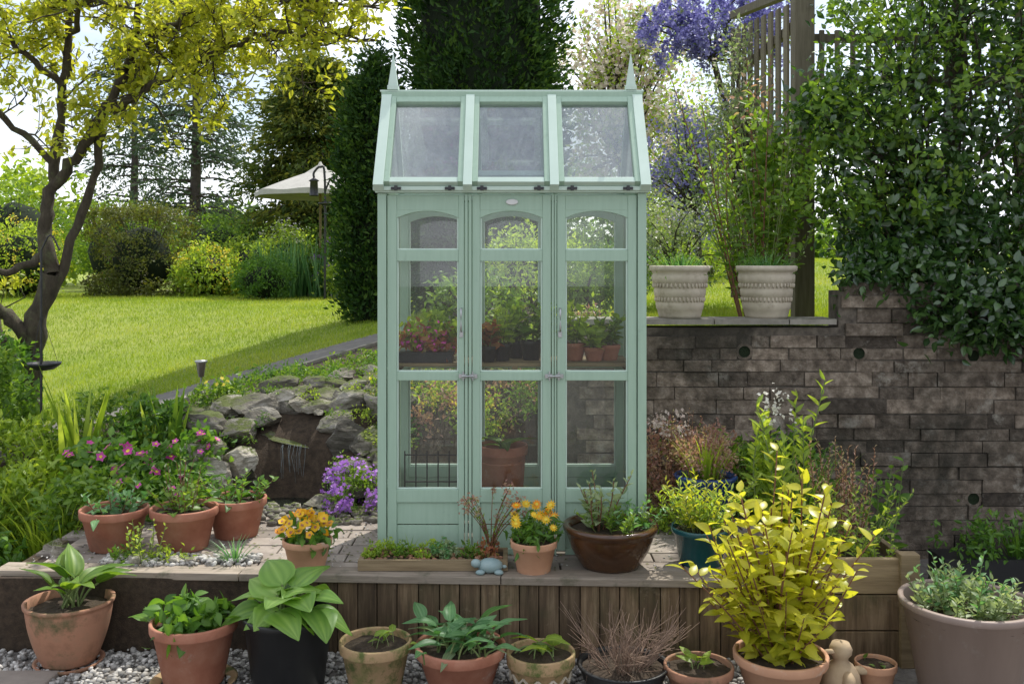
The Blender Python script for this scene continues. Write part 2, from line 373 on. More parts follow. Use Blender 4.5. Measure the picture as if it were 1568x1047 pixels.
for w in np.linspace(-.28,.28,5):
    q=Pc+Nn*w; q[:,2]=hz(q[:,0],q[:,1])+.012; rows.append(q)
rows=np.stack(rows,1);n=len(Pc)
i=np.arange(n-1)[:,None]*5;j=np.arange(4)[None]
b.add(rows,np.stack([i+j+1,i+j,i+5+j,i+5+j+1],-1).reshape(-1,4),PATHM,.5,True)
b.done('garden_path')
b=B()
for w in(-.31,):
    q=Pc+Nn*w;q[:,2]=hz(q[:,0],q[:,1])+.0
    for a in range(0,n-1,2):
        e=min(a+2,n-1);beam(b,q[a]+(q[e]-q[a])*.02,q[e],.045,.05,COPE,v=rng.random())
b.done('path_edging')
b=B();n=180000
yy=6.6+(rng.random(n)**1.7)*15;xx=rng.uniform(-.52,.42,n)*yy
ok=(yy>liney(xx)+np.where(xx>.8,0,.33));xx=xx[ok];yy=yy[ok];n=len(xx)
P=np.stack([xx,yy,hz(xx,yy)],1);D=nrm(rng.normal(size=(n,3))*.35+np.array([0,0,1]))
patch=np.array([noise.noise(Vector((x*.7,y*.7,0)))+.5*noise.noise(Vector((x*3,y*3,4))) for x,y in zip(xx[::1],yy[::1])])
sc=.7+yy/22
inst(b,TRI,P,D,rdir(n),.035*sc*rng.uniform(.6,1.3,n),.006*sc,Lgrass,np.clip(.45+patch*.7+rng.normal(size=n)*.18,0,1))
b.done('lawn_grass')
# ---------------------------------------------------------------- terrace + timber retaining wall
b=B();box(b,-2.36,1.34,4.56,5.64,-.36,-.02,SOIL);box(b,-.7,1.34,5.64,6.0,-.36,-.022,SOIL)
box(b,-2.36,-2.3,4.62,5.6,-.34,-.015,WOODD)
yy=4.6
while yy<5.95:
    w=.14;xx=-2.34+(.1 if int(round((yy-4.6)/w))%2 else 0)
    if yy+w>5.62: xx=-.66
    while xx<1.3:
        l=.29*rng.uniform(.95,1.05);x1=min(xx+l,1.33)
        z=rng.uniform(-.003,.002)
        box(b,xx+.004,x1-.004,yy+.004,yy+w-.004,-.05,z,PAVE,rng.random());xx=x1 if x1>xx+.02 else 9
    yy+=w
b.done('patio_paving',bevel=.004)
b=B()
x=-2.36;k=0
while x<1.33:
    w=rng.uniform(.085,.10);x1=min(x+w,1.33)
    box(b,x+.002,x1-.002,0+rng.uniform(-.005,.005),.035,-.37,-.03,WOODD,rng.random());x=x1
x=-2.40
for l in (1.15,1.2,1.37):
    box(b,x+.002,x+l-.002,-.02,.11,-.03,.004,WOODT,rng.random());x+=l
box(b,-2.385,-2.365,.0,.13,-.37,-.03,WOODD)
b.done('timber_retaining_wall',bevel=.004,loc=(0,4.51,0),rotz=-.045)
b=B();n=700
P=np.stack([rng.uniform(-2.3,1.2,n),rng.uniform(4.66,5.6,n),rng.uniform(-.002,.004,n)],1);pebbles(b,P,.006,PEB)
P=np.stack([rng.uniform(-2.3,1.2,500),rng.uniform(4.6,5.6,500),np.full(500,.004)],1);inst(b,DIA,P,rdir(500)*[1,1,.1],[0,0,1],.022,.01,Lhedge)
b.done('patio_litter')
b=B()
for (x0,x1,y0,y1) in [(-4.2,-3.3,4.0,4.6),(-3.28,-2.55,4.0,4.42),(-2.53,-1.95,3.7,4.3),(-4.2,-3.3,4.62,4.95),(-3.28,-2.45,4.6,5.0),(-3.28,-2.55,3.4,3.98),(-1.93,-1.2,3.3,4.02)]:
    box(b,x0,x1,y0,y1,-.37,-.335+rng.uniform(0,.004),PAVE,rng.random()*.5)
b.done('paving_slabs',bevel=.008)
b=B();n=9000
P=np.stack([rng.uniform(-3.2,1.4,n),rng.uniform(3.9,4.68,n),rng.uniform(-.362,-.345,n)],1)
pebbles(b,P,.015,PEB)
b.done('gravel')
# ---------------------------------------------------------------- brick wall
b=B();YW=6.0
box(b,.3,7,YW+.006,YW+.2,-.4,1.03,MORTAR);box(b,1.97,7,YW+.006,YW+.2,1.03,1.25,MORTAR)
z=-.38;row=0
holes=[(1.40,.885),(2.09,.875),(2.78,.86),(2.78,0.0)]
while z<1.24:
    h=rng.uniform(.062,.086);x=.3+rng.uniform(0,.2)
    top=z+h
    while x<7:
        l=rng.choice([.215,.3,.44,.16,.38])*rng.uniform(.9,1.1);x1=min(x+l,7)
        y0=YW+rng.uniform(-.022,.005);dz=rng.uniform(-.005,.005)
        vv=np.clip(rng.normal(.62-.14*(x-.9),.25),0,1)  # tint drops to the right: shade on the wall painted into the bricks
        if not(top>1.05 and x<1.95):
            hh_=[hx for hx,hh in holes if (x<hx+.045 and x1>hx-.045) and abs(z+h/2-hh)<.06]
            if hh_:
                hx=hh_[0]
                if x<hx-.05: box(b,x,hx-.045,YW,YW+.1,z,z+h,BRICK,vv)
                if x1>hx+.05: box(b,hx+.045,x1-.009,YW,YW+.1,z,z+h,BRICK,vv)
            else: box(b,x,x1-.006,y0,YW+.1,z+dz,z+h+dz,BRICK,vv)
        x=x1
    z+=h+.006;row+=1
x=.26
while x<1.93:
    l=min(rng.uniform(.4,.5),1.95-x);box(b,x+.003,x+l-.003,YW-.03,YW+.24,1.05,1.083,COPE,rng.random());x+=l
for hx,hh in holes:
    a=np.linspace(0,2*np.pi,25)[:-1]
    b.add([(hx+.052*math.cos(t),YW-.001,hh+.052*math.sin(t)) for t in a]+[(hx+.035*math.cos(t),YW-.004,hh+.035*math.sin(t)) for t in a],[[k,(k+1)%24,24+(k+1)%24,24+k] for k in range(24)],BRICK,.6,True)
    b.add([(hx+.035*math.cos(t),YW-.004,hh+.035*math.sin(t)) for t in a]+[(hx+.032*math.cos(t),YW+.003,hh+.032*math.sin(t)) for t in a]+[(hx,YW+.0045,hh)],[[k,(k+1)%24,24+(k+1)%24] for k in range(24)]+[[k,24+(k+1)%24,24+k] for k in range(24)]+[[24+k,24+(k+1)%24,48] for k in range(24)],CORE,.5,True)  # shallow near-black dish: the drain hole's inner shade painted on
b.done('brick_wall',bevel=.010)
# ---------------------------------------------------------------- greenhouse
GH=empty('greenhouse')
yf=4.84;yb=5.46
b=B()
for sx in(-1,1):
    for y0 in(yf,yb-.044): box(b,*(sorted((sx*.654,sx*.612))),y0,y0+.044,0,1.76,MINT)
panels=[(-.607,-.233,-.562,-.260),(-.193,.190,-.156,.149),(.220,.607,.260,.565)]
for side in(0,1):
    Y=(lambda a,c:(yf+a,yf+c)) if side==0 else (lambda a,c:(yb-c,yb-a))
    for x0,x1 in((-.229,-.2155),(-.2105,-.197),(.194,.2035),(.2075,.216)):
        box(b,x0,x1,*Y(.004,.04),0,1.757,MINT)
    for x0,x1,g0,g1 in panels:
        box(b,x0,g0,*Y(.010,.044),.02,1.752,MINT);box(b,g1,x1,*Y(.010,.044),.02,1.752,MINT)
        for z0,z1 in((.255,.318),(.849,.890),(1.43,1.484),(1.678,1.752)):
            box(b,g0,g1,*Y(.013,.041),z0,z1,MINT)
        box(b,g0,g1,*Y(.022,.036),.148,.253,MINT);box(b,g0,g1,*Y(.022,.036),.03,.143,MINT)
        box(b,g0,g1,*Y(.014,.04),.0,.03,MINT)
        n=12;yy=Y(.014,.04);Vv=[];Ff=[]
        for i in range(n+1):
            t=i/n;xx=g0+(g1-g0)*t;zz=1.678-.004-.034*(2*t-1)**2
            Vv+=[(xx,yy[0],zz),(xx,yy[0],1.679),(xx,yy[1],1.679),(xx,yy[1],zz)]
        for i in range(n):
            a=i*4;Ff+=[[a,a+4,a+5,a+1],[a,a+3,a+7,a+4],[a+3,a+2,a+6,a+7]]
        b.add(Vv,Ff,MINT)
        for z0,z1 in((.318,.849),(.890,1.43),(1.484,1.66)):
            for q0,q1 in((g0,g0+.008),(g1-.008,g1)): box(b,q0,q1,*Y(.02,.034),z0,z1,MINT2)
            box(b,g0+.008,g1-.008,*Y(.02,.034),z0,z0+.008,MINT2)
for sx in(-1,1):
    X=sorted((sx*.65,sx*.618))
    for z0,z1 in((0.0,.06),(.255,.318),(.849,.890),(1.43,1.484),(1.70,1.757)): box(b,*X,yf+.046,yb-.046,z0,z1,MINT)
    box(b,*sorted((sx*.642,sx*.626)),yf+.05,yb-.05,.06,.255,MINT)
    box(b,*sorted((sx*.648,sx*.62)),5.13,5.17,.318,1.70,MINT)
    beam(b,(sx*.636,5.15,1.78),(sx*.636,5.15,2.22),.03,.03,MINT,(0,1,0))
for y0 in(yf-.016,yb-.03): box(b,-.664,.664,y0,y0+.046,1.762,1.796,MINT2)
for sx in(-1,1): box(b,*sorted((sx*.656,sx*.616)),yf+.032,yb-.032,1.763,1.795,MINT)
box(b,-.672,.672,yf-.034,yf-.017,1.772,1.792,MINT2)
YR,ZR=5.15,2.27
for s in(-1,1):
    E=np.array([0,5.15-s*.352,1.79]);T=np.array([0,YR-s*.012,ZR]);d=T-E;nn=nrm(np.cross(np.array([s*1.,0,0]),d))
    if nn[2]<0: nn=-nn
    def sl(x,u,o=0): 
        p=E+d*u+nn*o;return(x,p[1],p[2])
    for xc,w in((-.643,.05),(-.214,.044),(.204,.044),(.643,.05)):
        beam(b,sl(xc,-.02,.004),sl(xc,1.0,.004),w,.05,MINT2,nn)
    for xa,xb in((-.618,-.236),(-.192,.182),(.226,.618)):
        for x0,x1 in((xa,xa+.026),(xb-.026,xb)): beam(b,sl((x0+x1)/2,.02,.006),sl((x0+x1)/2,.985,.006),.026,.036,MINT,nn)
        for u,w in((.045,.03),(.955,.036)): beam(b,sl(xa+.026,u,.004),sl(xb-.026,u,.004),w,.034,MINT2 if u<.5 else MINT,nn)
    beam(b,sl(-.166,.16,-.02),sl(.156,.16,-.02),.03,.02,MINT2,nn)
box(b,-.672,.672,YR-.03,YR+.03,2.268,2.30,MINT)
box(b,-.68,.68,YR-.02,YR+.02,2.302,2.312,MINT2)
for sx in(-1,1):
    xc=sx*.614
    for (r0,z0,r1,z1) in((.028,2.312,.028,2.335),(.024,2.335,.002,2.50)):
        Vv=[(xc+a*r0,YR+c*r0,z0) for a,c in((-1,-1),(1,-1),(1,1),(-1,1))]+[(xc+a*r1,YR+c*r1,z1) for a,c in((-1,-1),(1,-1),(1,1),(-1,1))]
        b.add(Vv,BF,MINT2)
b.done('frame',GH,bevel=.0025)
b=B()
def quad(b,p,mat): b.add(p,[[0,1,2,3]],mat)
for yg in(yf+.027,yb-.027):
    for x0,x1,g0,g1 in panels:
        for z0,z1 in((.318,.849),(.890,1.43),(1.484,1.69)): quad(b,[(g0,yg,z0),(g1,yg,z0),(g1,yg,z1),(g0,yg,z1)],GLASS)
for sx in(-1,1):
    for z0,z1 in((.318,.849),(.890,1.43),(1.484,1.70)): quad(b,[(sx*.634,yf+.046,z0),(sx*.634,yb-.046,z0),(sx*.634,yb-.046,z1),(sx*.634,yf+.046,z1)],GLASS)
    b.add([(sx*.63,4.86,1.797),(sx*.63,5.44,1.797),(sx*.63,YR,2.25)],[[0,1,2]],GLASS)
for s in(-1,1):
    for xa,xb in((-.594,-.26),(-.168,.158),(.25,.594)):
        y0,y1=5.15-s*.34,5.15-s*.02
        quad(b,[(xa,y0,1.803),(xb,y0,1.803),(xb,y1,2.256),(xa,y1,2.256)],GLASSR)
b.done('glazing',GH)
b=B()
for x in(-.56,-.30,-.145,.13,.29,.56):
    box(b,x-.024,x+.024,yf-.042,yf-.0345,1.774,1.788,METAL);box(b,x-.008,x+.008,yf-.046,yf-.0425,1.77,1.794,METAL)
for x in(-.214,.205):
    box(b,x-.045,x-.008,yf-.004,yf+.0035,.862,.882,STEEL);box(b,x+.008,x+.045,yf-.004,yf+.0035,.862,.882,STEEL)
    tube(b,[(x-.03,yf-.012,.872),(x+.03,yf-.012,.872)],.005,STEEL,8)
    box(b,x-.026,x-.02,yf-.006,yf+.003,.85,.895,STEEL);box(b,x+.02,x+.026,yf-.006,yf+.003,.85,.895,STEEL)
for x in(-.247,.234):
    tube(b,spline([(x,yf+.009,1.09),(x,yf-.02,1.10),(x,yf-.02,1.19),(x,yf+.009,1.20)],4),.005,STEEL,8)
    box(b,x-.009,x+.009,yf+.004,yf+.0095,1.06,1.09,STEEL)
b.done('hardware',GH,bevel=.001)
b=B()
a=np.arange(32)*2*np.pi/32
Vv=[(0+.03*math.cos(t),yf+.0085,1.718+.015*math.sin(t)) for t in a]+[(0+.027*math.cos(t),yf+.004,1.718+.012*math.sin(t)) for t in a]+[(0,yf+.004,1.718)]
Ff=[[i,(i+1)%32,32+(i+1)%32] for i in range(32)]+[[i,32+(i+1)%32,32+i] for i in range(32)]+[[32+i,32+(i+1)%32,64] for i in range(32)]
b.add(Vv,Ff,WHITEM)
b.done('maker_plaque',GH)
b=B()
for k in range(7): box(b,-.60,.60,4.96+k*.065,5.005+k*.065,.905,.92,WOODP,rng.random())
for x in(-.59,.0,.57): box(b,x,x+.03,4.95,5.40,.88,.9045,WOODP)
b.done('slatted_shelf',GH,bevel=.002)
# ---------------------------------------------------------------- pots
def pot(b,x,y,z,r,h,mat,base=.68,rim=.12,rimw=.07,soil=SOIL,seg=44,belly=0):
    H=h;rb=r*base
    if belly:
        pr=[(0,0),(rb*.98,0),(rb,.01)]
        for t in np.linspace(.1,.9,8): pr.append((rb+(r-rb)*t+belly*r*math.sin(math.pi*t),H*t))
        pr+=[(r*.97,H*.93),(r*1.03,H*.95),(r*1.04,H),(r*.95,H),(r*.93,H*.85)]
    else:
        rr=r*(1-rimw)
        zr=H-max(.02,H*rim)
        pr=[(0,0),(rb*.97,0),(rb,.006),(rr*.985,zr-.004),(r*.985,zr),(r,zr+.006),(r*1.01,H-.005),(r*.995,H),(r*.93,H),(r*.92,H-.006),(r*.90,H*.82)]
    lathe(b,(x,y,z),pr,mat,seg,wob=.004)
    rs=r*.92;zs=z+H*.86;rings=6;Vv=[(x,y,zs+.012)];Ff=[]
    for i in range(1,rings+1):
        for k in range(24):
            a=k*2*math.pi/24;q=rs*i/rings;Vv.append((x+q*math.cos(a),y+q*math.sin(a),zs+.012*(1-i/rings)+rng.uniform(-.005,.005)))
    Ff=[[0,1+k,1+(k+1)%24] for k in range(24)]
    b.add(Vv,Ff,soil)
    F4=[[1+i*24+k,1+(i+1)*24+k,1+(i+1)*24+(k+1)%24,1+i*24+(k+1)%24] for i in range(rings-1) for k in range(24)]
    b.F.append((np.array(F4)+b.n-len(Vv),b.mats.index(soil),False))
    return (x,y,zs)
def hosta(b,c,n,L,W,mat,spread=.12,tmpl=HOST,elev=(20,70),stemh=.5,rad=.02,smat=STEM,tilt=.6):
    for k in range(n):
        a=k*2.4+rng.uniform(-.3,.3);e=R(rng.uniform(*elev));l=L*rng.uniform(.7,1.15)
        d=np.array([math.cos(a)*math.cos(e),math.sin(a)*math.cos(e),math.sin(e)])
        p0=np.array(c)+rng.normal(size=3)*[rad,rad,0];p1=p0+d*l*stemh
        tube(b,spline([p0,(p0+p1)/2+np.array([0,0,.1*l]),p1],3),.0045*L/.15,smat,6)
        dd=nrm(np.array([math.cos(a),math.sin(a),math.sin(e)*tilt])+rng.normal(size=3)*.12)
        inst(b,tmpl,[p1],dd,np.array([0,0,1.])+rng.normal(size=3)*.25,l,W*l/L*rng.uniform(.85,1.1),mat,rng.uniform(.2,.8,1),True)
def tuft(b,c,n,L,W,mat,rad=.03,lean=.45,tmpl=BLADE):
    a=rng.uniform(0,2*np.pi,n);q=rng.random(n)**.7
    P=np.array(c)+np.stack([np.cos(a)*q*rad,np.sin(a)*q*rad,0*a],1)
    D=nrm(np.stack([np.cos(a)*q*lean,np.sin(a)*q*lean,np.ones(n)],1)+rng.normal(size=(n,3))*.08)
    N=np.stack([-np.cos(a),-np.sin(a),.3+0*a],1)
    inst(b,tmpl,P,D,N,L*rng.uniform(.6,1.15,n),W,mat,None,True)
def leafy(b,c,ns,h,spread,nl,L,mat,wr=.5,smat=STEM,sr=.003,tmpl=LEAFF,start=.15,lean=.5,vert=.3,taper=.45):
    tips=[]
    for k in range(ns):
        a=rng.uniform(0,2*np.pi);q=rng.random()**.6
        d=np.array([math.cos(a)*q*lean,math.sin(a)*q*lean,1.])
        hh=h*rng.uniform(.65,1.1)
        p0=np.array(c)+np.array([math.cos(a)*q*spread,math.sin(a)*q*spread,0])
        P=spline([p0,p0+d*hh*.5+rng.normal(size=3)*.02*hh,p0+d*hh+rng.normal(size=3)*.05*hh],5)
        tube(b,P,np.linspace(sr,sr*.5,len(P)),smat,5)
        t=np.linspace(start,1,nl);Q=np.stack([np.interp(t*(len(P)-1),np.arange(len(P)),P[:,i]) for i in range(3)],1)
        aa=np.arange(nl)*2.4+rng.uniform(0,6);D=np.stack([np.cos(aa),np.sin(aa),vert+t*.7],1)+rng.normal(size=(nl,3))*.25
        l=L*rng.uniform(.7,1.2,nl)*(1.1-taper*t)
        inst(b,tmpl,Q,D,np.array([0,0,1.])+rng.normal(size=(nl,3))*.5,l,l*wr,mat,np.clip(rng.normal(.4,.2,nl)+t*.3,0,1),True)
        tips.append(P[-1])
    return np.array(tips)
def flowers(b,P,s,mat,cmat=None,tmpl=FLOW,face=(0,-.7,.7),jit=.5):
    n=len(P);N=nrm(np.array(face)+rng.normal(size=(n,3))*jit);D=nrm(np.cross(N,rdir(n)))
    S=s*rng.uniform(.8,1.15,n);inst(b,tmpl,P,D,N,S,S,mat)
    if cmat is not None: inst(b,HEX,P+N*s*.15,D,N,S*.3,S*.3,cmat)
G0=-.36
b=B();c=pot(b,-1.966,4.42,G0+.02,.185,.27,TERRAD,.62,belly=.07);lathe(b,(-1.966,4.42,G0),[(0,0),(.13,0),(.15,.025),(.14,.025),(.12,.01)],TERRAD)
hosta(b,c,15,.17,.09,Lmid,elev=(45,85),stemh=.75,tilt=1.0);b.done('terracotta_pot_with_young_hosta')
b=B();c=pot(b,-1.342,4.2,G0+.02,.18,.262,TERRA,.68,.16);lathe(b,(-1.342,4.2,G0),[(0,0),(.15,0),(.18,.03),(.17,.03),(.14,.012)],MOSSY)
hosta(b,c,16,.10,.075,Lgrn,elev=(15,70),rad=.05);cloud(b,(c[0],c[1],c[2]+.05),(.15,.13,.05),26,10,.065,Lgrn,.65,.05,LEAF);b.done('terracotta_pot_with_green_perennial')
b=B();c=pot(b,-.943,4.2,G0,.19,.31,BLACKP,.78,.08,.03)
hosta(b,c,11,.19,.165,Lhosta,elev=(60,85),rad=.04,stemh=.75,tilt=.5);hosta(b,c,16,.18,.15,Lhosta,elev=(20,55),rad=.05,stemh=.6,tilt=.1);b.done('black_pot_with_large_hosta')
b=B();c=pot(b,-.569,4.15,G0,.15,.215,MOSSY,.7,.2)
hosta(b,c,9,.06,.03,Llight,elev=(30,80),rad=.05,stemh=.8);b.done('mossy_pot_with_hosta_shoots')
b=B();c=pot(b,-.215,4.15,G0,.188,.20,TERRA,.66,.22)
hosta(b,c,40,.125,.055,Lblue,elev=(20,80),rad=.07,stemh=.7,tilt=.9);hosta(b,c,14,.12,.05,Lgrey,elev=(20,70),rad=.06,stemh=.7);b.done('terracotta_pot_with_variegated_hosta')
b=B();c=pot(b,.119,4.12,G0,.142,.18,MOSSY,.72,.3)
for k in range(26):
    a=k*2*math.pi/26;a2=(k+1)*2*math.pi/26;r=.142*.885
    z0=G0+.075+(.03 if k%2 else 0);z1=G0+.075+(0 if k%2 else .03)
    beam(b,(.119+r*math.cos(a),4.12+r*math.sin(a),z0),(.119+r*math.cos(a2),4.12+r*math.sin(a2),z1),.012,.008,CREAM)
hosta(b,c,7,.10,.06,Llight,elev=(30,80),rad=.04,stemh=.6);b.done('mossy_glazed_pot_with_hosta')
b=B();c=pot(b,.46,4.12,G0,.185,.13,BLACKP,.6,belly=.08)
for k in range(85):
    a=rng.uniform(0,6.28);q=rng.random()**.5;p0=np.array(c)+np.array([math.cos(a)*.1*q,math.sin(a)*.1*q,0])
    d=np.array([math.cos(a)*q*.9,math.sin(a)*q*.9,.9]);l=rng.uniform(.12,.24)
    p1=p0+d*l*.5+rng.normal(size=3)*.015;p2=p0+d*l+rng.normal(size=3)*.035
    tube(b,[p0,p1,p2],[.0028,.002,.001],TWIG,4)
    for _ in range(3): tube(b,[p1,p1+(p2-p1)*.6+rng.normal(size=3)*.035],[.0014,.0007],TWIG,3)
b.done('dark_bowl_with_bare_twiggy_shrub')
b=B();c=pot(b,.765,4.08,G0,.142,.14,TERRAD,.72,.25);hosta(b,c,7,.075,.035,Llight,elev=(55,85),rad=.02,tmpl=LEAF);b.done('terracotta_pot_with_shoots')
b=B();c=pot(b,1.10,4.08,G0,.19,.19,TERRAL,.68,.2)
leafy(b,c,17,.78,.03,28,.085,Lyel,.52,STEMR,.006,LEAF,.12,.34,.1,.25)
leafy(b,c,24,.54,.05,20,.08,Lyel,.52,STEMR,.005,LEAF,.1,.75,.0,.25)
leafy(b,c,22,.38,.07,15,.08,Lyel,.52,STEMR,.004,LEAF,.1,1.0,-.1,.25);b.done('potted_golden_shrub')
b=B()
lathe(b,(1.36,4.12,G0),[(0,0),(.07,0),(.085,.03),(.075,.09),(.05,.125),(.03,.14),(.032,.155),(.045,.17),(.047,.19),(.035,.215),(0,.222)],STONEB,24)
Vv=ICO2[0]*np.array([.03,.012,.01])+np.array([1.31,4.10,G0+.185]);b.add(Vv,ICO2[1],STONEB,.5,True)
for sx in(-1,1): b.add(ICO2[0]*np.array([.03,.055,.045])+np.array([1.37,4.12+sx*.06,G0+.075]),ICO2[1],STONEB,.5,True)
b.add(ICO2[0]*np.array([.05,.025,.018])+np.array([1.45,4.12,G0+.1]),ICO2[1],STONEB,.5,True)
b.done('stone_bird_ornament')
b=B();c=pot(b,1.52,4.16,G0,.085,.12,TERRAL,.7,.25);hosta(b,c,4,.03,.02,Lmid);b.done('small_terracotta_pot')
b=B();c=pot(b,1.85,4.04,G0,.265,.42,TAUPE,.68,.07,.05)
leafy(b,c,34,.13,.18,14,.05,Lgrey,.5,STEM,.003);leafy(b,c,14,.19,.14,12,.045,Lblue,.5,STEM,.003);b.done('large_taupe_pot_with_variegated_plant')
for (x,y,r,h,nm,mt) in[(-1.99,4.98,.165,.2,'terracotta_pot_with_seedlings',Lblue),(-1.64,4.98,.165,.205,'terracotta_pot_with_red_stemmed_plant',Lmid),(-1.44,5.2,.155,.2,'terracotta_pot_with_leafy_plant',Lgrn)]:
    b=B();c=pot(b,x,y,0,r,h,TERRA,.7,.2)
    leafy(b,c,12,.12,.1,9,.055,mt,.55,STEMR,.003,lean=.8);hosta(b,c,9,.09,.05,mt,elev=(10,50),rad=.06)
    if 'red' in nm: leafy(b,c,10,.26,.05,6,.03,Lgrey,.5,STEMR,.0025,lean=.25)
    b.done(nm)
b=B();c=pot(b,-.958,4.66,0,.115,.135,TERRAL,.72,.22)
cloud(b,(c[0],c[1],c[2]+.035),(.12,.11,.04),20,10,.045,Lgrn,.55,.04,LEAFF)
n=46;a=rng.uniform(0,6.28,n);q=np.sqrt(rng.random(n));P=np.stack([c[0]+.135*q*np.cos(a),c[1]+.12*q*np.sin(a),c[2]+.06+.06*(1-q*q)+rng.uniform(-.01,.03,n)],1)
flowers(b,P,.023,Fyel,TERRA,flowt(5,.8));b.done('terracotta_pot_with_yellow_pansies')
b=B();c=pot(b,.10,4.6,0,.108,.145,TERRAL,.72,.22)
cloud(b,(c[0],c[1],c[2]+.05),(.1,.1,.06),24,12,.045,Lgrn,.35,.04,LEAFF)
T=leafy(b,c,16,.15,.05,7,.04,Lgrn,.35,STEM,.002,lean=.7)
flowers(b,T+np.array([0,0,.01]),.026,Fyel,Flem,DAISY,jit=.35);b.done('terracotta_pot_with_yellow_daisies')
b=B();lathe(b,(.462,4.68,0),[(0,0),(.13,0),(.145,.02),(.185,.09),(.205,.15),(.205,.165),(.222,.175),(.225,.195),(.215,.202),(.195,.2),(.19,.17)],BROWNG,48)
lathe(b,(.462,4.68,0),[(0,.175),(.1,.17),(.192,.165)],SOIL,24)
leafy(b,(.40,4.68,.17),9,.24,.04,12,.06,Lgrey,.5,STEMR,.004,lean=.45);leafy(b,(.50,4.68,.17),28,.1,.13,10,.04,Lmid,.45,STEM,.0025,lean=1.0);leafy(b,(.57,4.66,.17),10,.13,.06,9,.04,Lblue,.45,STEM,.0025,lean=1.0)
b.done('brown_glazed_bowl_with_herbs')
b=B();c=pot(b,.894,4.72,0,.14,.175,TEAL,.7,.14)
leafy(b,c,34,.22,.08,15,.055,Llight,.25,STEM,.0025,lean=.9);leafy(b,c,16,.24,.08,12,.05,Lyel,.35,STEM,.0025,lean=.6);b.done('teal_pot_with_golden_foliage')
b=B();lathe(b,(1.03,5.3,0),[(0,0),(.12,0),(.14,.1),(.15,.26),(.17,.29),(.155,.3),(.145,.27)],BLUEP,36);lathe(b,(1.03,5.3,0),[(0,.27),(.147,.265)],SOIL,24)
tuft(b,(1.03,5.3,.27),70,.25,.011,Llight,.1,.3);cloud(b,(1.03,5.3,.40),(.18,.14,.10),50,22,.022,Lpink,.6,.04);b.done('blue_pot_with_pink_heather')
b=B()
x0,x1,y0,y1=-.71,-.02,4.58,4.79
for a in((x0,x1,y0,y0+.022,0.006,.055),(x0,x1,y1-.022,y1,.006,.055),(x0,x0+.022,y0+.022,y1-.022,.006,.053),(x1-.022,x1,y0+.022,y1-.022,.006,.053)): box(b,*a,WOODP)
box(b,x0+.022,x1-.022,y0+.022,y1-.022,.006,.04,SOIL)
n=150;pebbles(b,np.stack([rng.uniform(x0+.03,x1-.03,n),rng.uniform(y0+.03,y1-.03,n),rng.uniform(.04,.05,n)],1),.014,TERRAD)
for x,m in((-.64,Llight),(-.58,Llight),(-.52,Lmid),(-.40,Llight),(-.34,Lblue),(-.29,Lgrey),(-.2,Lmid),(-.12,Lred)):
    cloud(b,(x,4.68,.07),(.055,.06,.04),12,16,.024,m,.5,.02)
tuft(b,(-.48,4.7,.04),9,.11,.005,Lmid,.01,.5);b.done('alpine_trough',bevel=.003)
b=B()
for k in range(17):
    a=rng.uniform(0,6.28);p0=np.array([-.10,4.69,.05]);h=rng.uniform(.2,.33);w=rng.uniform(.1,.33)
    P=spline([p0,p0+np.array([math.cos(a)*w*.2,math.sin(a)*w*.2,h*.55]),p0+np.array([math.cos(a)*w*.6,math.sin(a)*w*.5,h])],4)
    tube(b,P,np.linspace(.003,.0015,len(P)),STEMR,4)
    cloud(b,P[-1],(.02,.02,.02),2,9,.02,Lpink,.5,.015)
    inst(b,LEAFF,P[2:],rdir(len(P)-2),(0,0,1),.022,.01,Lmid,None,True)
b.done('red_stemmed_alpine_plant')
b=B()
b.add(ICO2[0]*np.array([.06,.045,.035])+np.array([-.10,4.57,.035]),ICO2[1],STONEBL,.5,True)
b.add(ICO2[0]*np.array([.024,.022,.02])+np.array([-.165,4.555,.05]),ICO2[1],STONEBL,.5,True)
for dx,dy in((-.045,-.035),(.04,-.035),(-.04,.035),(.045,.035)): b.add(ICO2[0]*np.array([.022,.018,.012])+np.array([-.10+dx,4.57+dy,.014]),ICO2[1],STONEBL,.5,True)
b.add(ICO2[0]*np.array([.012,.008,.008])+np.array([-.035,4.57,.03]),ICO2[1],STONEBL,.5,True)
b.done('tortoise_ornament')
b=B();tuft(b,(-1.32,4.74,0),60,.13,.006,Lblue,.04,.8);b.done('blue_fescue')
b=B();n=420;pebbles(b,np.stack([rng.uniform(-1.95,-1.2,n),rng.uniform(4.66,4.82,n),rng.uniform(0,.02,n)],1),.016,PEB)
for x,y,s in((-1.78,4.7,.05),(-1.6,4.72,.045),(-1.52,4.7,.035),(-1.88,4.78,.04),(-2.2,4.85,.07),(-2.28,4.95,.06),(-2.12,4.8,.04)): rock(b,(x,y,.02),(s,s*.8,s*.6),SLATE,rng.uniform(0,3),int(x*-100),.9)
b.done('terrace_stones')
b=B();leafy(b,(-1.74,4.74,0),10,.18,.06,9,.035,Llight,.5,STEM,.003,lean=.5);cloud(b,(-1.62,4.74,.03),(.12,.05,.03),16,14,.025,Llight,.5,.03);cloud(b,(-1.86,4.74,.03),(.06,.05,.03),12,14,.03,Lmid,.5,.03);b.done('sedum_plants')
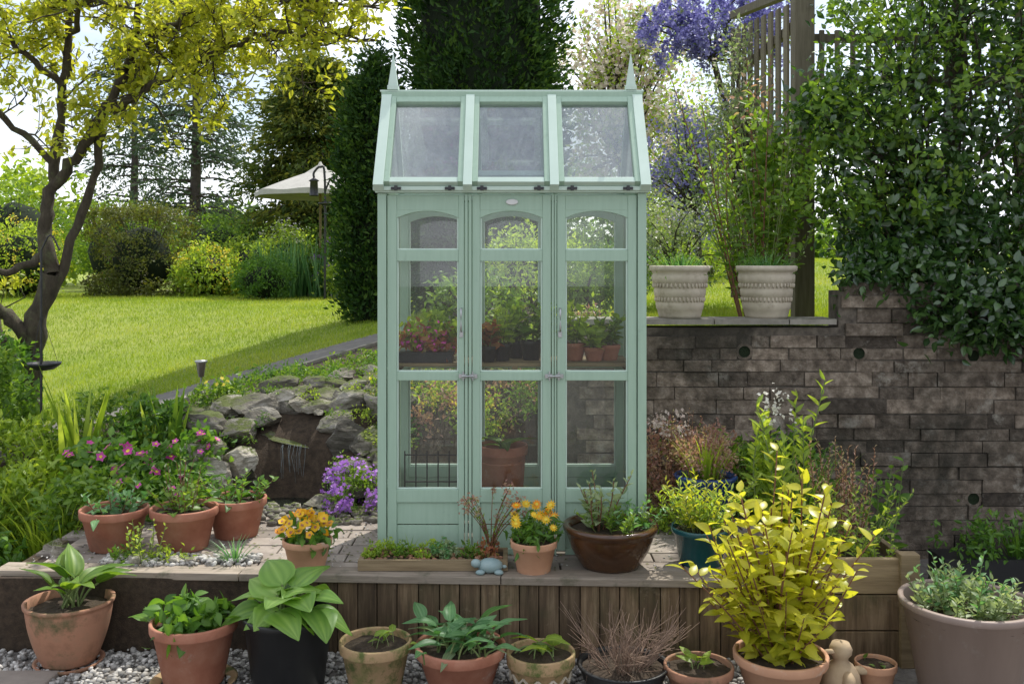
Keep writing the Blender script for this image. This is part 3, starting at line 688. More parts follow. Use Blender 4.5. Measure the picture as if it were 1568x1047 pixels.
for x in(1.033,1.566):
    b=B();lathe(b,(x,6.13,1.083),[(0,0),(.125,0),(.13,.015),(.138,.05),(.143,.055),(.148,.09),(.144,.1),(.15,.13),(.156,.135),(.16,.17),(.155,.18),(.163,.215),(.17,.22),(.172,.26),(.165,.268),(.172,.285),(.184,.29),(.186,.315),(.176,.32),(.165,.318),(.16,.28)],CREAM,48)
    for k in range(40):
        a=k*2*math.pi/40;q=.152+.002*(k%2)
        for zz,qq in((.115,.149),(.2,.163)): b.add(ICO1[0]*np.array([.008,.008,.018])+np.array([x+qq*math.cos(a),6.13+qq*math.sin(a),1.083+zz]),ICO1[1],CREAM,.5,True)
    lathe(b,(x,6.13,1.083),[(0,.29),(.163,.285)],SOIL,24)
    tuft(b,(x,6.13,1.36),110,.13,.007,Lblue,.13,.5);cloud(b,(x,6.13,1.40),(.15,.13,.05),30,14,.03,Lgrn if x>1.2 else Lmid,.3,.05);b.done('stone_planter')
# inside greenhouse
b=B()
x,y=-.43,5.08
box(b,x-.14,x+.13,y-.09,y+.09,.922,.965,BLACKP);box(b,x-.15,x+.14,y-.1,y+.1,.966,.974,BLACKP)
cloud(b,(-.43,5.06,1.03),(.14,.08,.05),26,12,.045,Lred,.5,.04,LEAFF);cloud(b,(-.43,5.02,1.04),(.14,.05,.04),16,6,.024,Fmag,.6,.04,LEAFF);cloud(b,(-.43,5.08,1.07),(.14,.08,.06),28,12,.05,Llight,.6,.04,LEAFF);b.done('seed_tray_with_seedlings')
for (x,y,r,h,m,pm,hh) in((-.05,5.1,.05,.09,Llight,BLACKP,.2),(.02,5.25,.05,.09,Lmid,BLACKP,.2),(-.12,5.05,.045,.08,Lred,BLACKP,.12),(.10,5.15,.06,.1,Lmid,BLACKP,.24),(.32,5.12,.06,.09,Llight,TERRA,.2),(.42,5.1,.055,.07,Llight,TERRA,.12),(.50,5.14,.06,.08,Lmid,TERRA,.16)):
    b=B();c=pot(b,x,y,.921,r,h,pm,.72,.2)
    leafy(b,c,10,hh*.9,.02,9,.07,m,.65,STEM,.003,LEAF,.2,.6,.1);b.done('potted_seedling')
b=B();c=pot(b,-.05,5.12,0,.13,.49,TERRA,.7,.1);hosta(b,c,5,.16,.08,Lmid,elev=(50,80));b.done('tall_terracotta_pot')
b=B();box(b,.32,.42,5.05,5.3,0,.22,BLACKP);b.done('plastic_storage_pot',bevel=.02)
b=B()
for z in(.28,.42): tube(b,[(-.56,5.2,z),(-.27,5.2,z)],.004,METAL,6)
for k in range(6):
    x=-.56+k*.058;tube(b,[(x,5.2,.0),(x,5.2,.44)],.004,METAL,6)
b.done('wire_plant_stand')
# wooden raised planter
b=B()
for z0 in(-.36,-.2,-.04):
    z1=z0+.155;box(b,1.335,1.72,4.40,4.435,z0,z1,WOODD if z0<-.1 else WOODP,rng.random());box(b,1.735,1.765,4.44,5.16,z0,z1,WOODP,rng.random())
    box(b,1.335,1.72,5.165,5.2,z0,z1,WOODP,rng.random())
box(b,1.71,1.795,4.375,4.4395,-.36,.14,WOODP);box(b,1.72,1.79,5.14+.03,5.24,-.36,.14,WOODP)
box(b,1.34,1.73,4.44,5.16,-.35,.07,SOIL);box(b,1.315,1.334,4.42,5.2,-.02,.12,WOODP)
b.done('raised_bed_planter',bevel=.004)
b=B();T=leafy(b,(1.33,4.95,.0),12,.76,.07,34,.095,Llight,.34,STEM,.005,LEAFF,.1,.14,.5)
cloud(b,(1.32,4.95,.70),(.08,.06,.1),10,8,.022,Fwht,.7,.03);b.done('white_flowering_spire_plant')
b=B();leafy(b,(1.55,4.75,.07),28,.46,.12,26,.032,Lpink,.4,STEMR,.003,LEAFF,.1,.25,.4);leafy(b,(1.52,4.6,.07),24,.3,.14,16,.045,Llight,.4,STEM,.003,LEAFF,.1,.6,.3);b.done('bronze_foliage_shrub')
b=B();tuft(b,(1.42,4.9,.07),70,.45,.013,Lmid,.09,.3);leafy(b,(1.62,4.5,.07),14,.12,.08,8,.035,Llight,.5);b.done('planter_grasses')
b=B();leafy(b,(1.98,5.45,-.3),14,.62,.12,10,.09,Lgrn,.6,STEM,.004,LEAF,.3,.4,.2);b.done('dark_leafy_shrub')
b=B();box(b,2.35,3.0,5.4,5.62,G0,G0+.17,BLACKP);cloud(b,(2.68,5.5,G0+.24),(.34,.14,.12),40,16,.05,Lgrn,.4,.08,LEAFF);tuft(b,(2.8,5.5,G0+.17),40,.2,.01,Lgrn,.1,.5);b.done('planting_trough_with_herbs',bevel=.01)
# ---------------------------------------------------------------- shrubs right of greenhouse
for nm,c,r,m,k,L in(('pink_heather',(.86,5.6,.22),(.2,.18,.28),Lpink,80,.03),('heather_shrub',(1.12,5.7,.24),(.22,.16,.26),Lpink,80,.028),('green_shrub',(1.32,5.6,.2),(.16,.16,.2),Lmid,40,.04),('low_shrub',(.92,5.3,.03),(.16,.14,.12),Llight,36,.03),('wall_foot_shrub',(1.6,5.75,.1),(.3,.14,.35),Lgrn,60,.045)):
    b=B();C=cloud(b,c,r,k,34,L,m,.5,.06);stems(b,(c[0],c[1],-.03),C[::3],.004,STEMR);cloud(b,c,r,10,20,L,Lmid,.5,.06);b.done(nm)
b=B();T=leafy(b,(.9,5.55,.2),14,.4,.14,12,.025,Lpink,.5,STEMR,.002,lean=.3);cloud(b,(.9,5.55,.52),(.16,.1,.06),18,10,.022,Fblo,.7,.03);b.done('wispy_flowering_plant')
for k in range(16):
    x=-.75+k*.095+rng.uniform(-.04,.04);y=rng.uniform(6.1,6.8);z=gz(x,y)+.08
    b=B();m=[Lmid,Llight,Lgrey,Lpink,Llight][k%5];C=cloud(b,(x,y,z),(.2,.2,.2),26,24,.038,m,.5,.07);
    if k%3==0: cloud(b,(x,y-.1,z+.08),(.15,.1,.1),12,8,.02,Flem,.8,.04)
    stems(b,(x,y,z-.15),C[::4],.004,STEM);b.done('bank_shrub')
# ---------------------------------------------------------------- left flower bed
def bed(nm,x,y,r,h,m,k,L,wr=.5,t=DIA,fl=None,fs=.02,nf=20,cs=.07):
    z=gz(x,y);z=max(z,-.01 if x>-2.36 and y>4.6 and y<6.2 else -9)
    b=B();C=cloud(b,(x,y,z+h*.4),(r,r*.8,h*.6),k,22,L,m,wr,cs,t);stems(b,(x,y,z),C[::3],.004,STEM)
    if fl:
        C=C[(C[:,2]>z+h*.4)&(C[:,1]<y+.05)][:nf];flowers(b,C+np.array([0,-.05,.05]),fs,fl,Flem)
    b.done(nm)
bed('cranesbill',-2.35,5.9,.3,.42,Lgrn,50,.06,.6,LEAFF,Fmag,.03,14)
bed('cranesbill',-2.08,5.75,.24,.4,Lgrn,46,.055,.6,LEAFF,Fmag,.032,16)
bed('cranesbill',-1.9,6.0,.18,.3,Lgrn,32,.05,.6,LEAFF,Fmag,.026,8)
bed('leafy_perennial',-2.75,5.8,.3,.35,Llight,50,.07,.4,LEAFF)
bed('leafy_perennial',-2.25,6.35,.3,.3,Lgrn,60,.05,.5)
bed('leafy_perennial',-2.6,6.4,.35,.36,Lmid,60,.05,.5)
bed('leafy_perennial',-2.0,6.75,.2,.18,Lmid,36,.045,.5,DIA,Flem,.02,6)
bed('leafy_perennial',-3.1,6.2,.35,.4,Llight,60,.06,.45)
bed('leafy_perennial',-2.3,5.4,.25,.3,Lmid,46,.05,.5,LEAFF)
bed('leafy_perennial',-1.98,5.5,.2,.26,Lgrn,36,.05,.5,LEAFF,Fmag,.03,6)
bed('leafy_perennial',-3.0,5.4,.35,.45,Lmid,60,.07,.4,LEAFF)
bed('leafy_perennial',-2.75,5.1,.25,.35,Lgrn,40,.06,.4,LEAFF)
bed('fern',-1.8,5.65,.12,.22,Lgrn,24,.06,.3,LEAFF)
bed('small_shrub',-3.5,5.9,.4,.6,Lmid,70,.07,.5)
bed('small_shrub',-3.55,6.7,.4,.7,Lmid,80,.07,.5)
bed('small_shrub',-4.0,7.3,.5,.9,Lgrn,90,.07,.5)
b=B();c0=(-.88,5.70,.08);C=cloud(b,c0,(.2,.16,.18),46,22,.03,Lmid,.5,.05);cloud(b,(c0[0],c0[1]-.02,c0[2]+.03),(.2,.17,.18),56,14,.015,Fpur,.8,.04,tmpl=FLOW,shell=.9);b.done('purple_aubretia')
b=B();cloud(b,(-.70,6.2,.3),(.12,.12,.14),22,20,.04,Lgrn,.5,.06);b.done('rockery_shrub')
b=B()
for x,y,n,l in((-2.66,6.15,14,.72),(-2.72,6.05,8,.55),(-2.12,6.2,9,.5),(-2.25,6.25,6,.42),(-3.25,6.0,12,.6)): tuft(b,(x,y,gz(x,y)),n,l,.045,Llight if n!=9 else Lmid,.06,.3,BLADES)
b.done('iris_leaves')
b=B()
for x,y in((-2.9,5.6),(-2.62,5.5),(-2.75,5.75),(-2.45,5.45)): tuft(b,(x,y,gz(x,y)),60,.42,.014,Llight,.09,.45)
b.done('daylily_clump')
b=B()
for k in range(20):
    x=rng.uniform(-2.1,-.6);y=rng.uniform(7.1,7.9);z=gz(x,y);cloud(b,(x,y,z+.02),(.18,.14,.04),14,20,.035,Lmid if k%2 else Lgrn,.4,.05)
for k in range(34):
    x=rng.uniform(-1.95,-.65);y=rng.uniform(5.8,6.9)
    if abs(x+1.36)<.3 and y<6.3: continue
    z=gz(x,y);cloud(b,(x,y,z+.1),(.07,.06,.03),6,16,.022,[Lmid,Lgrn,Llight][k%3],.4,.03)
b.done('bank_groundcover')
# ---------------------------------------------------------------- rock waterfall
b=B()
RK=[(-1.25,6.85,.55,.20,.14,.12,.2),(-.92,6.72,.60,.18,.13,.12,-.2),(-1.6,6.85,.52,.2,.15,.12,.1),(-1.95,6.85,.44,.16,.14,.11,.5),
(-1.10,6.5,.48,.20,.15,.11,.15),(-.82,6.42,.48,.16,.15,.16,-.3),(-1.70,6.55,.46,.19,.14,.10,.0),(-1.95,6.3,.37,.16,.15,.13,.3),
(-1.74,6.3,.36,.17,.14,.10,.2),(-1.88,6.05,.26,.17,.14,.12,-.2),(-1.0,6.2,.33,.17,.13,.15,.3),(-.82,6.14,.3,.15,.12,.13,.0),(-1.78,5.95,.16,.15,.12,.11,.1),
(-1.38,6.76,.53,.17,.12,.08,0),(-1.0,6.65,.58,.17,.12,.07,.3),(-1.36,6.36,.27,.24,.11,.045,0),(-.7,6.7,.6,.15,.12,.11,.4),
(-.96,5.98,.15,.14,.11,.11,.2),(-1.12,5.76,.02,.12,.09,.06,.6),(-1.64,5.76,.03,.12,.1,.07,.1),(-1.4,5.72,-.0,.1,.06,.035,.3),(-2.1,6.5,.44,.14,.1,.09,0),(-.68,6.4,.46,.13,.1,.14,.2),(-1.5,6.66,.52,.16,.1,.07,.5),(-.76,6.0,.2,.12,.1,.1,.5),(-1.68,6.1,.22,.12,.12,.12,.9),(-1.45,6.58,.45,.18,.1,.07,-.2),(-1.2,6.64,.52,.15,.1,.08,.2),(-.9,6.6,.55,.15,.1,.08,-.4),(-1.1,6.34,.4,.15,.1,.09,.5),(-1.6,6.42,.42,.14,.1,.08,-.5),(-1.85,6.58,.46,.15,.12,.09,.8)]
for k,(x,y,z,a,c,d,r) in enumerate(RK): rock(b,(x,y,z),(a,c,d),SLATE,r,k+3)
for k in range(110):
    x=rng.uniform(-2.1,-.65);y=rng.uniform(5.68,7.0);q=rng.uniform(.03,.09);z=max(gz(x,y),0)
    if abs(x+1.36)<.32 and y<6.4: continue
    rock(b,(x,y,z+.05),(q*1.5,q,q*.75),SLATE,rng.uniform(0,3),100+k)
b.done('rock_waterfall_stones')
b=B();P=np.stack([rng.uniform(-1.85,-.75,340),rng.uniform(5.4,5.76,340),rng.uniform(.0,.03,340)],1);pebbles(b,P,.03,SLATE);b.done('cobbles')
b=B();a=np.arange(40)*2*np.pi/40
Vv=[(-1.36+.34*math.cos(t)*(1+.1*math.sin(3*t)),6.02+.28*math.sin(t),-.03) for t in a]+[(-1.36,6.02,-.03)]
b.add(Vv,[[i,(i+1)%40,40] for i in range(40)],WATER)
b.done('pond_water')
b=B()
for k in range(13):
    x=-1.45+.16*rng.random();z0=.262;zz=rng.uniform(.04,.19)
    tube(b,[(x,6.24,z0+.02),(x+rng.normal()*.003,6.215,z0),(x+rng.normal()*.006,6.20,z0-.05),(x+rng.normal()*.01,6.195,zz)],rng.uniform(.0005,.0012),FALLM,5)
b.done('waterfall')
b=B();rock(b,(-1.36,6.36,.07),(.34,.12,.19),WETR,0,77,.0);rock(b,(-1.36,6.48,.22),(.34,.12,.14),WETR,0,78,.0);rock(b,(-1.63,6.12,.05),(.1,.18,.14),WETR,0,79,.0);rock(b,(-1.08,6.12,.05),(.1,.18,.16),WETR,0,80,.0);b.done('cascade_ledge')
b=B();x,y=-2.28,7.3;z=gz(x,y);tube(b,[(x,y,z),(x,y,z+.17)],.008,STEEL,8);lathe(b,(x,y,z+.16),[(0,0),(.02,0),(.035,.1),(.045,.105),(.045,.12),(0,.125)],STEEL,20);b.done('solar_garden_light')
b=B();x,y=-3.05,6.45;z=gz(x,y);tube(b,[(x,y,z),(x,y,1.5)],.008,METAL,8)
lathe(b,(x+.02,y,.72),[(0,0),(.06,.01),(.1,.04),(.105,.055),(.095,.05),(.05,.02),(0,.015)],METAL,24)
tube(b,spline([(x,y,1.5),(x+.06,y,1.6),(x+.12,y,1.5)],4),.006,METAL,6)
for k in range(3):
    a=k*2.1;tube(b,[(x+.02+.09*math.cos(a),y+.09*math.sin(a),.77),(x,y,1.1)],.002,METAL,4)
b.done('bird_feeder_pole')
# ---------------------------------------------------------------- the left tree
b=B()
limbs=[([(-3.8,7.8,.1),(-3.78,7.8,.5),(-3.74,7.8,.85),(-3.6,7.8,1.33)],.10,.075),
([(-3.6,7.8,1.33),(-3.65,7.8,1.74),(-3.59,7.8,2.10),(-3.53,7.8,2.66),(-3.45,7.75,3.17),(-3.4,7.7,3.95)],.06,.02),
([(-3.59,7.8,2.02),(-3.32,7.75,2.33),(-3.17,7.7,2.56),(-2.99,7.7,2.91),(-2.91,7.7,3.22),(-2.8,7.7,3.95)],.048,.02),
([(-3.58,7.82,1.25),(-3.36,7.85,1.9),(-3.2,7.8,2.45)],.038,.03),
([(-3.17,7.7,2.56),(-2.84,7.6,2.71),(-2.48,7.5,2.86),(-2.145,7.4,3.0),(-1.76,7.3,3.1),(-1.35,7.2,3.06),(-.95,7.1,3.0)],.034,.007),
([(-3.74,7.8,.8),(-3.95,7.7,1.05),(-4.2,7.6,1.15),(-4.6,7.5,1.5)],.06,.03),
([(-3.78,7.8,.6),(-4.0,7.9,.75),(-4.3,8.0,1.2),(-4.7,8,1.9)],.055,.025),
([(-3.64,7.8,1.5),(-3.8,7.6,1.36),(-4.1,7.5,1.28)],.038,.02),
([(-2.95,7.7,3.0),(-2.6,7.5,3.2),(-2.1,7.3,3.35),(-1.4,7.1,3.28),(-.9,7.0,3.2)],.024,.007),
([(-3.5,7.75,2.8),(-3.8,7.5,3.1),(-4.2,7.3,3.3)],.028,.01),
([(-3.4,7.7,3.2),(-3.0,7.0,3.25),(-2.5,6.6,3.1)],.024,.008),
([(-3.6,7.8,2.2),(-3.95,7.6,2.6),(-4.3,7.5,3.0),(-4.6,7.4,3.4)],.028,.012),
([(-3.0,7.7,2.85),(-2.7,7.9,3.1),(-2.3,8.0,3.2),(-1.7,8.0,3.2),(-1.1,8.0,3.2)],.024,.007)]
LP=[]
for P,r0,r1 in limbs:
    Q=spline(P,6);Q[1:-1]+=rng.normal(size=(len(Q)-2,3))*.012;tube(b,Q,np.linspace(r0,r1,len(Q))*(1+rng.normal(size=len(Q))*.06),BARK,10)
    LP.append(Q)
tw=[]
def twig(p,d,l,r,dep):
    d=nrm(d);pts=[p];q=p.copy();dd=d.copy()
    for k in range(4):
        dd=nrm(dd+rng.normal(size=3)*.25+np.array([0,0,.08]));q=q+dd*l/4;pts.append(q.copy())
    tube(b,pts,np.linspace(r,r*.45,5),BARK,5 if dep else 4)
    if dep>0:
        for k in range(rng.integers(2,6)):
            t=pts[rng.integers(1,5)];twig(t,dd+rng.normal(size=3)*.8,l*rng.uniform(.45,.7),r*.5,dep-1)
    else: tw.append((pts,dd))
for idx,f0,nn,ll in((1,.5,8,.7),(2,.5,9,.6),(4,.15,26,.45),(8,.1,24,.42),(9,.2,7,.55),(10,.2,11,.45),(11,.2,8,.6),(12,.1,22,.42),(5,.6,3,.4),(6,.6,4,.5)):
    Q=LP[idx]
    for k in range(nn):
        p=Q[int((f0+(1-f0)*k/nn)*(len(Q)-1))];twig(p,rng.normal(size=3)*np.array([1,.8,.6])+np.array([0,0,.0]),ll*rng.uniform(.5,1.1),.009,2)
P=np.concatenate([np.array(t[0])[1:] for t in tw]);P=np.repeat(P,2,0)+rng.normal(size=(len(P)*2,3))*.025
n=len(P);print('tree leaves',n)
inst(b,LEAFF,P,rdir(n)+np.array([0,0,.1]),rdir(n)*.6+np.array([0,0,.7]),.07*rng.uniform(.6,1.2,n),.033*rng.uniform(.7,1.2,n),Ltree,None,True)
b.done('deciduous_tree')
# ---------------------------------------------------------------- cypress
def cypress(nm,x,y,r,h,mat,np_,nl,L,z0=None,px=.16,lean=0):
    z0=gz(x,y) if z0 is None else z0
    b=B();tube(b,[(x,y,z0-.1),(x,y,z0+h*.5),(x,y,z0+h*.97)],[.14,.1,.02],BARKP,8)
    prof=[(max(.02,r*.8*(1-.25*(1-t)**3)*(1-t**3)**.6),h*t*.98) for t in np.linspace(0,1,14)]
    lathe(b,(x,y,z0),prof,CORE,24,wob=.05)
    t=rng.random(np_)**.9;a=rng.uniform(0,6.283,np_)
    rr=r*(.85+.15*np.sin(a*3+t*5))*(1-.15*(1-t)**3)*(1-t**3.5)**.6*rng.uniform(.78,1.12,np_)
    C=np.stack([x+rr*np.cos(a),y+rr*np.sin(a),z0+t*h],1);out=np.stack([np.cos(a),np.sin(a),0*a],1)
    n=np_*nl;ci=np.repeat(np.arange(np_),nl)
    P=C[ci]+rng.normal(size=(n,3))*np.array([px*.5,px*.5,px])
    D=nrm(out[ci]*.9+np.array([0,0,.6])+rng.normal(size=(n,3))*.5)
    N=nrm(out[ci]+rng.normal(size=(n,3))*.7+[0,0,.3])
    v=np.clip(.42+rng.uniform(-.38,.38,np_)[ci]+rng.normal(size=n)*.15,0,1)
    Ls=L*rng.uniform(.6,1.3,n);inst(b,DIA,P,D,N,Ls,Ls*.45,mat,v);b.done(nm)
cypress('cypress_tree',-.42,12.4,1.04,7.4,Lcyp,1300,52,.09)
cypress('cypress_tree',-1.56,11.4,.42,2.85,Lcyp,420,55,.075)
# ---------------------------------------------------------------- distant conifers
def conifer(nm,x,y,h,r,mat,nb,L,dens=60,cs=.25,z1=.1,pw=.8,droop=.3):
    z0=gz(x,y);b=B();tube(b,[(x,y,z0),(x+.1,y,z0+h*.5),(x,y,z0+h)],[h*.022,h*.014,.01],BARKP,8)
    C=[];O=[]
    for k in range(nb):
        t=z1+(1-z1)*rng.random();a=rng.uniform(0,6.283);l=r*(1-t)**pw*rng.uniform(.6,1.15)+.15
        p0=np.array([x,y,z0+h*t]);p2=p0+np.array([math.cos(a)*l,math.sin(a)*l,-droop*l+.1*l]);p1=(p0+p2)/2+np.array([0,0,.1*l])
        Q=spline([p0,p1,p2],3);tube(b,Q,np.linspace(.035,.008,len(Q)),BARKP,4)
        for q in Q[2:]: C.append(q);O.append(q-p0)
    C=np.array(C);O=nrm(np.array(O));ci=np.repeat(np.arange(len(C)),dens);n=len(ci)
    P=C[ci]+rng.normal(size=(n,3))*np.array([cs,cs,cs*.4]);D=nrm(O[ci]+rng.normal(size=(n,3))*.6+[0,0,-.25])
    Ls=L*rng.uniform(.6,1.3,n);v=np.clip(.45+rng.uniform(-.3,.3,len(C))[ci]+rng.normal(size=n)*.18,0,1)
    inst(b,DIA,P,D,rdir(n)+[0,0,.6],Ls,Ls*.35,mat,v);b.done(nm)
conifer('cedar_tree',-9.6,30,9.5,2.8,Lpine,105,.2,16,.3,.15,.45)
conifer('cedar_tree',-12.6,33,8.0,2.4,Lpine,60,.2,14,.3,.2,.5)
conifer('cedar_tree',-7.0,34,8,2.2,Lpine,60,.2,14,.3,.2,.5)
conifer('pine_tree',-4.7,24,5.6,1.75,Lcon,210,.17,36,.2,.02,.35)
def shrub(nm,x,y,r,h,m,k=80,nl=30,L=.1,wr=.5,boxy=False,fl=None,cs=.2,ry=None,core=True,nfl=10,fL=None):
    z=gz(x,y);b=B()
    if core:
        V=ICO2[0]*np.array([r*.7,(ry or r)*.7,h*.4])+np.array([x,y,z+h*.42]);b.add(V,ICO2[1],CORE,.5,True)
    C=cloud(b,(x,y,z+h*.5),(r,ry or r,h*.5),k,nl,L,m,wr,cs,DIA,.75,boxy=boxy)
    stems(b,(x,y,z),C[::8],.02,BARK)
    if fl: cloud(b,(x,y,z+h*.55),(r*1.03,(ry or r)*1.03,h*.5),k,nfl,fL or L*.5,fl,.9,cs*.6,DIA,.85)
    return b.done(nm)
shrub('clipped_hedge',-7.6,20.5,.85,1.75,Lhedge,220,60,.07,boxy=True,cs=.14,ry=.8)
shrub('dome_shrub',-4.6,18.5,.55,.75,Lgrn,90,50,.06,cs=.1)
for x,y,r,h,m,fl in((-6.1,20,.6,1.0,Llight,Flem),(-5.5,21,.7,1.2,Llight,None),(-6.7,22.5,1.0,1.8,Lmid,None),(-4.9,21.5,.6,1.5,Llight,Fwht),(-4.2,20.5,.6,1.0,Lmid,None),(-3.4,20,.6,1.1,Lmid,Fpur),(-3.0,19,.5,.8,Llight,None),(-9.6,19.5,.9,1.5,Llight,Flem),(-10.5,21,1.2,2.4,Lmid,None),(-9.4,24,1.1,2.2,Lmid,None),(-11.5,17,1.3,1.5,Lmid,None),(-8.2,13.5,.9,1.3,Llight,None),(-7.2,12.2,.6,.8,Lmid,None),(-9.0,15,.8,1.9,Lmid,None),(-12.8,20,1.6,3.0,Lmid,None),(-5.6,24,1,1.6,Lgrn,None),(-3.8,23,1.1,1.9,Lmid,None),(-2.4,21,.8,1.6,Lmid,None)):
    shrub('garden_shrub',x,y,r,h,m,90,34,.09,fl=fl,cs=.18)
b=B()
for k in range(14):
    x=-4.6+rng.uniform(-.5,1.6);y=19.6+rng.uniform(-.3,.3);tuft(b,(x,y,gz(x,y)),18,1.2,.03,Lblue,.15,.25,BLADES)
b.done('reed_clump')
for k,(x,y,r,h,m) in enumerate([(-14,28,2.2,3.4,Llight),(-18.5,30,2.6,4.2,Lmid),(-22,32,3,4.0,Lmid),(-11.5,38,2.6,2.6,Lmid),(-6,40,2.6,2.8,Lmid),(-2,42,3,3.6,Lmid),(2.5,40,3,3.8,Lmid),(7,38,3,4,Llight),(12,36,3.4,6,Lmid)]):
    shrub('background_tree',x,y,r,h,m,110,34,.3,cs=.5,core=False)
b=B()
for k in range(60):
    x=-75+k*2.5;y=70+rng.uniform(-5,5);h=rng.uniform(2.5,4.6)
    cloud(b,(x,y,h*.5),(2.4,2,h*.5),14,26,.9,Lmid,.6,1.0)
b.done('distant_trees')
# ---------------------------------------------------------------- umbrella etc
UM=empty('patio_umbrella')
ux,uy=-3.85,20.0;uz=gz(ux,uy)
b=B();tube(b,[(ux,uy,uz),(ux,uy,uz+2.6)],.025,WOODP,10);lathe(b,(ux,uy,uz),[(0,0),(.25,0),(.25,.06),(.05,.09),(0,.1)],COPE,20);b.done('pole',UM)
b=B();Vv=[];n=48;rows=7
for i in range(rows+1):
    t=i/rows
    for k in range(n):
        a=k*2*math.pi/n;sc_=1-.05*(math.sin(a*4)**2)
        Vv.append((ux+1.3*t*sc_*math.cos(a),uy+1.3*t*sc_*math.sin(a),uz+2.56-.46*t**1.15-(.03*math.sin(a*4)**2)*t))
for k in range(n):
    a=k*2*math.pi/n;sc_=1-.05*(math.sin(a*4)**2);Vv.append((ux+1.31*sc_*math.cos(a),uy+1.31*sc_*math.sin(a),uz+1.99))
b.add(Vv,[[i*n+k,i*n+(k+1)%n,(i+1)*n+(k+1)%n,(i+1)*n+k] for i in range(rows+1) for k in range(n)],CANVAS,.5,False)
b.done('canopy',UM)
b=B();lathe(b,(ux,uy,uz+2.54),[(.35,-.1),(.2,0),(.05,.1),(.02,.16),(0,.17)],CANVAS,16);b.done('finial',UM)
b=B();x,y=-3.42,18.2;z=gz(x,y);tube(b,spline([(x,y,z),(x,y,2.9),(x-.08,y,3.15),(x-.2,y,3.05),(x-.2,y,2.95)],4),.022,METAL,8)
tube(b,spline([(x,y,2.7),(x+.12,y,2.95),(x+.22,y,2.8)],4),.018,METAL,6);lathe(b,(x-.2,y,2.62),[(0,0),(.09,0),(.08,.02),(.07,.26),(.1,.28),(0,.34)],METAL,14);lathe(b,(x+.02,y,2.45),[(0,0),(.14,.02),(.14,.05),(0,.04)],METAL,14)
b.done('bird_feeder_stand')
b=B();x,y=-3.25,19.2;z=gz(x,y)
for dx,dy in((-.2,-.2),(.2,-.2),(-.2,.2),(.2,.2)): tube(b,[(x+dx,y+dy,z),(x+dx*.9,y+dy*.9,z+.42)],.015,WHITEM,6)
lathe(b,(x,y,z+.42),[(0,0),(.24,0),(.25,.02),(0,.03)],WHITEM,20)
tube(b,spline([(x-.22,y+.2,z+.42),(x-.24,y+.22,z+.75),(x,y+.25,z+.95),(x+.24,y+.22,z+.75),(x+.22,y+.2,z+.42)],4),.015,WHITEM,6)
for k in range(-2,3): tube(b,[(x+k*.08,y+.21,z+.43),(x+k*.08,y+.24,z+.88)],.008,WHITEM,5)
b.done('garden_chair')
# ---------------------------------------------------------------- right background
def tree(nm,x,y,ht,c,r,m,k,nl,L,fl=None,nfl=8,fL=.06,tr=.06,cs=.2,wr=.5,vflat=1):
    z=gz(x,y);b=B();tube(b,spline([(x,y,z-.1),(x+.05,y,z+ht*.4),(c[0],c[1],c[2]-r[2]*.5)],5),np.linspace(tr,tr*.6,11),BARK,8)
    C=cloud(b,c,r,k,nl,L,m,wr,cs,DIA,.25);stems(b,(c[0],c[1],c[2]-r[2]*.6),C[::2],tr*.3,BARK)
    if fl:
        ci=np.repeat(np.arange(len(C)),nfl);P=C[ci]+rng.normal(size=(len(ci),3))*cs*.6;inst(b,FLOW,P,rdir(len(ci)),rdir(len(ci))+[0,-.6,.5],fL,fL,fl)
    b.done(nm)
tree('apple_blossom_tree',1.7,16,2.5,(1.75,16,4.2),(1.25,1.2,1.9),Llight,180,26,.09,Fblo,20,.045,.09,.22)
tree('apple_blossom_tree',3.0,17.5,2.5,(3.1,17.5,3.3),(1.2,1.2,1.6),Llight,120,24,.1,Fblo,12,.045,.09,.25)
tree('lilac_tree',2.4,10.2,2.5,(2.05,10.2,3.75),(.85,.5,.45),Lgrey,60,20,.06,None,0,.03,.05,.16)
b=B()
for k in range(110):
    p=np.array([2.1,10.1,3.72])+rdir(1)[0]*np.array([.9,.5,.4])*rng.uniform(.4,1.05);d=nrm(np.array([rng.normal()*.5,rng.normal()*.3-.2,1]))
    t=rng.random(120);P=p+d*(t[:,None]*.2)+rng.normal(size=(120,3))*(.04*(1-t*.75))[:,None];inst(b,FLOW,P,rdir(120),rdir(120)+[0,-.5,.3],.017,.017,Flil)
b.done('lilac_blossom')
tree('ceanothus_shrub',1.75,9.6,1.2,(1.75,9.6,2.35),(.62,.5,.75),Lgrey,90,30,.045,Flil,44,.016,.04,.13)
tree('grey_foliage_shrub',1.35,8.4,.4,(1.35,8.4,1.6),(.5,.4,.5),Lgrey,60,40,.04,Fwht,5,.012,.03,.11)
tree('grey_foliage_shrub',2.0,8.3,.8,(1.95,8.3,2.4),(.36,.3,1.0),Lgrey,90,36,.05,Fblo,6,.016,.03,.13)
b=B();z=gz(1.65,6.75)
T=leafy(b,(1.66,6.75,z),20,1.6,.12,34,.07,Lmid,.55,STEMR,.006,LEAFF,.15,.3,.3)
cloud(b,(1.66,6.7,2.5),(.16,.15,.25),10,5,.04,Lpink,.5,.1,LEAFF);leafy(b,(1.70,6.75,z+.3),36,.95,.2,22,.06,Lmid,.55,STEM,.004,LEAFF,.1,.5,.2)
C=cloud(b,(1.8,6.7,2.0),(.32,.2,.55),50,20,.06,Lmid,.55,.1,LEAFF,.3)
b.done('rose_shrub')
for x,y,r,h,m in((1.2,12,.5,.5,Lmid),(2.6,13,.6,.7,Llight),(3.4,15,.9,1.4,Lmid),(1.6,14.5,.5,.45,Lblue),(.7,9,.35,.5,Lmid),(.2,9.8,.5,.8,Llight),(-.3,8.6,.35,.5,Lmid)): shrub('border_shrub',x,y,r,h,m,60,34,.06,cs=.12,core=False)
b=B()
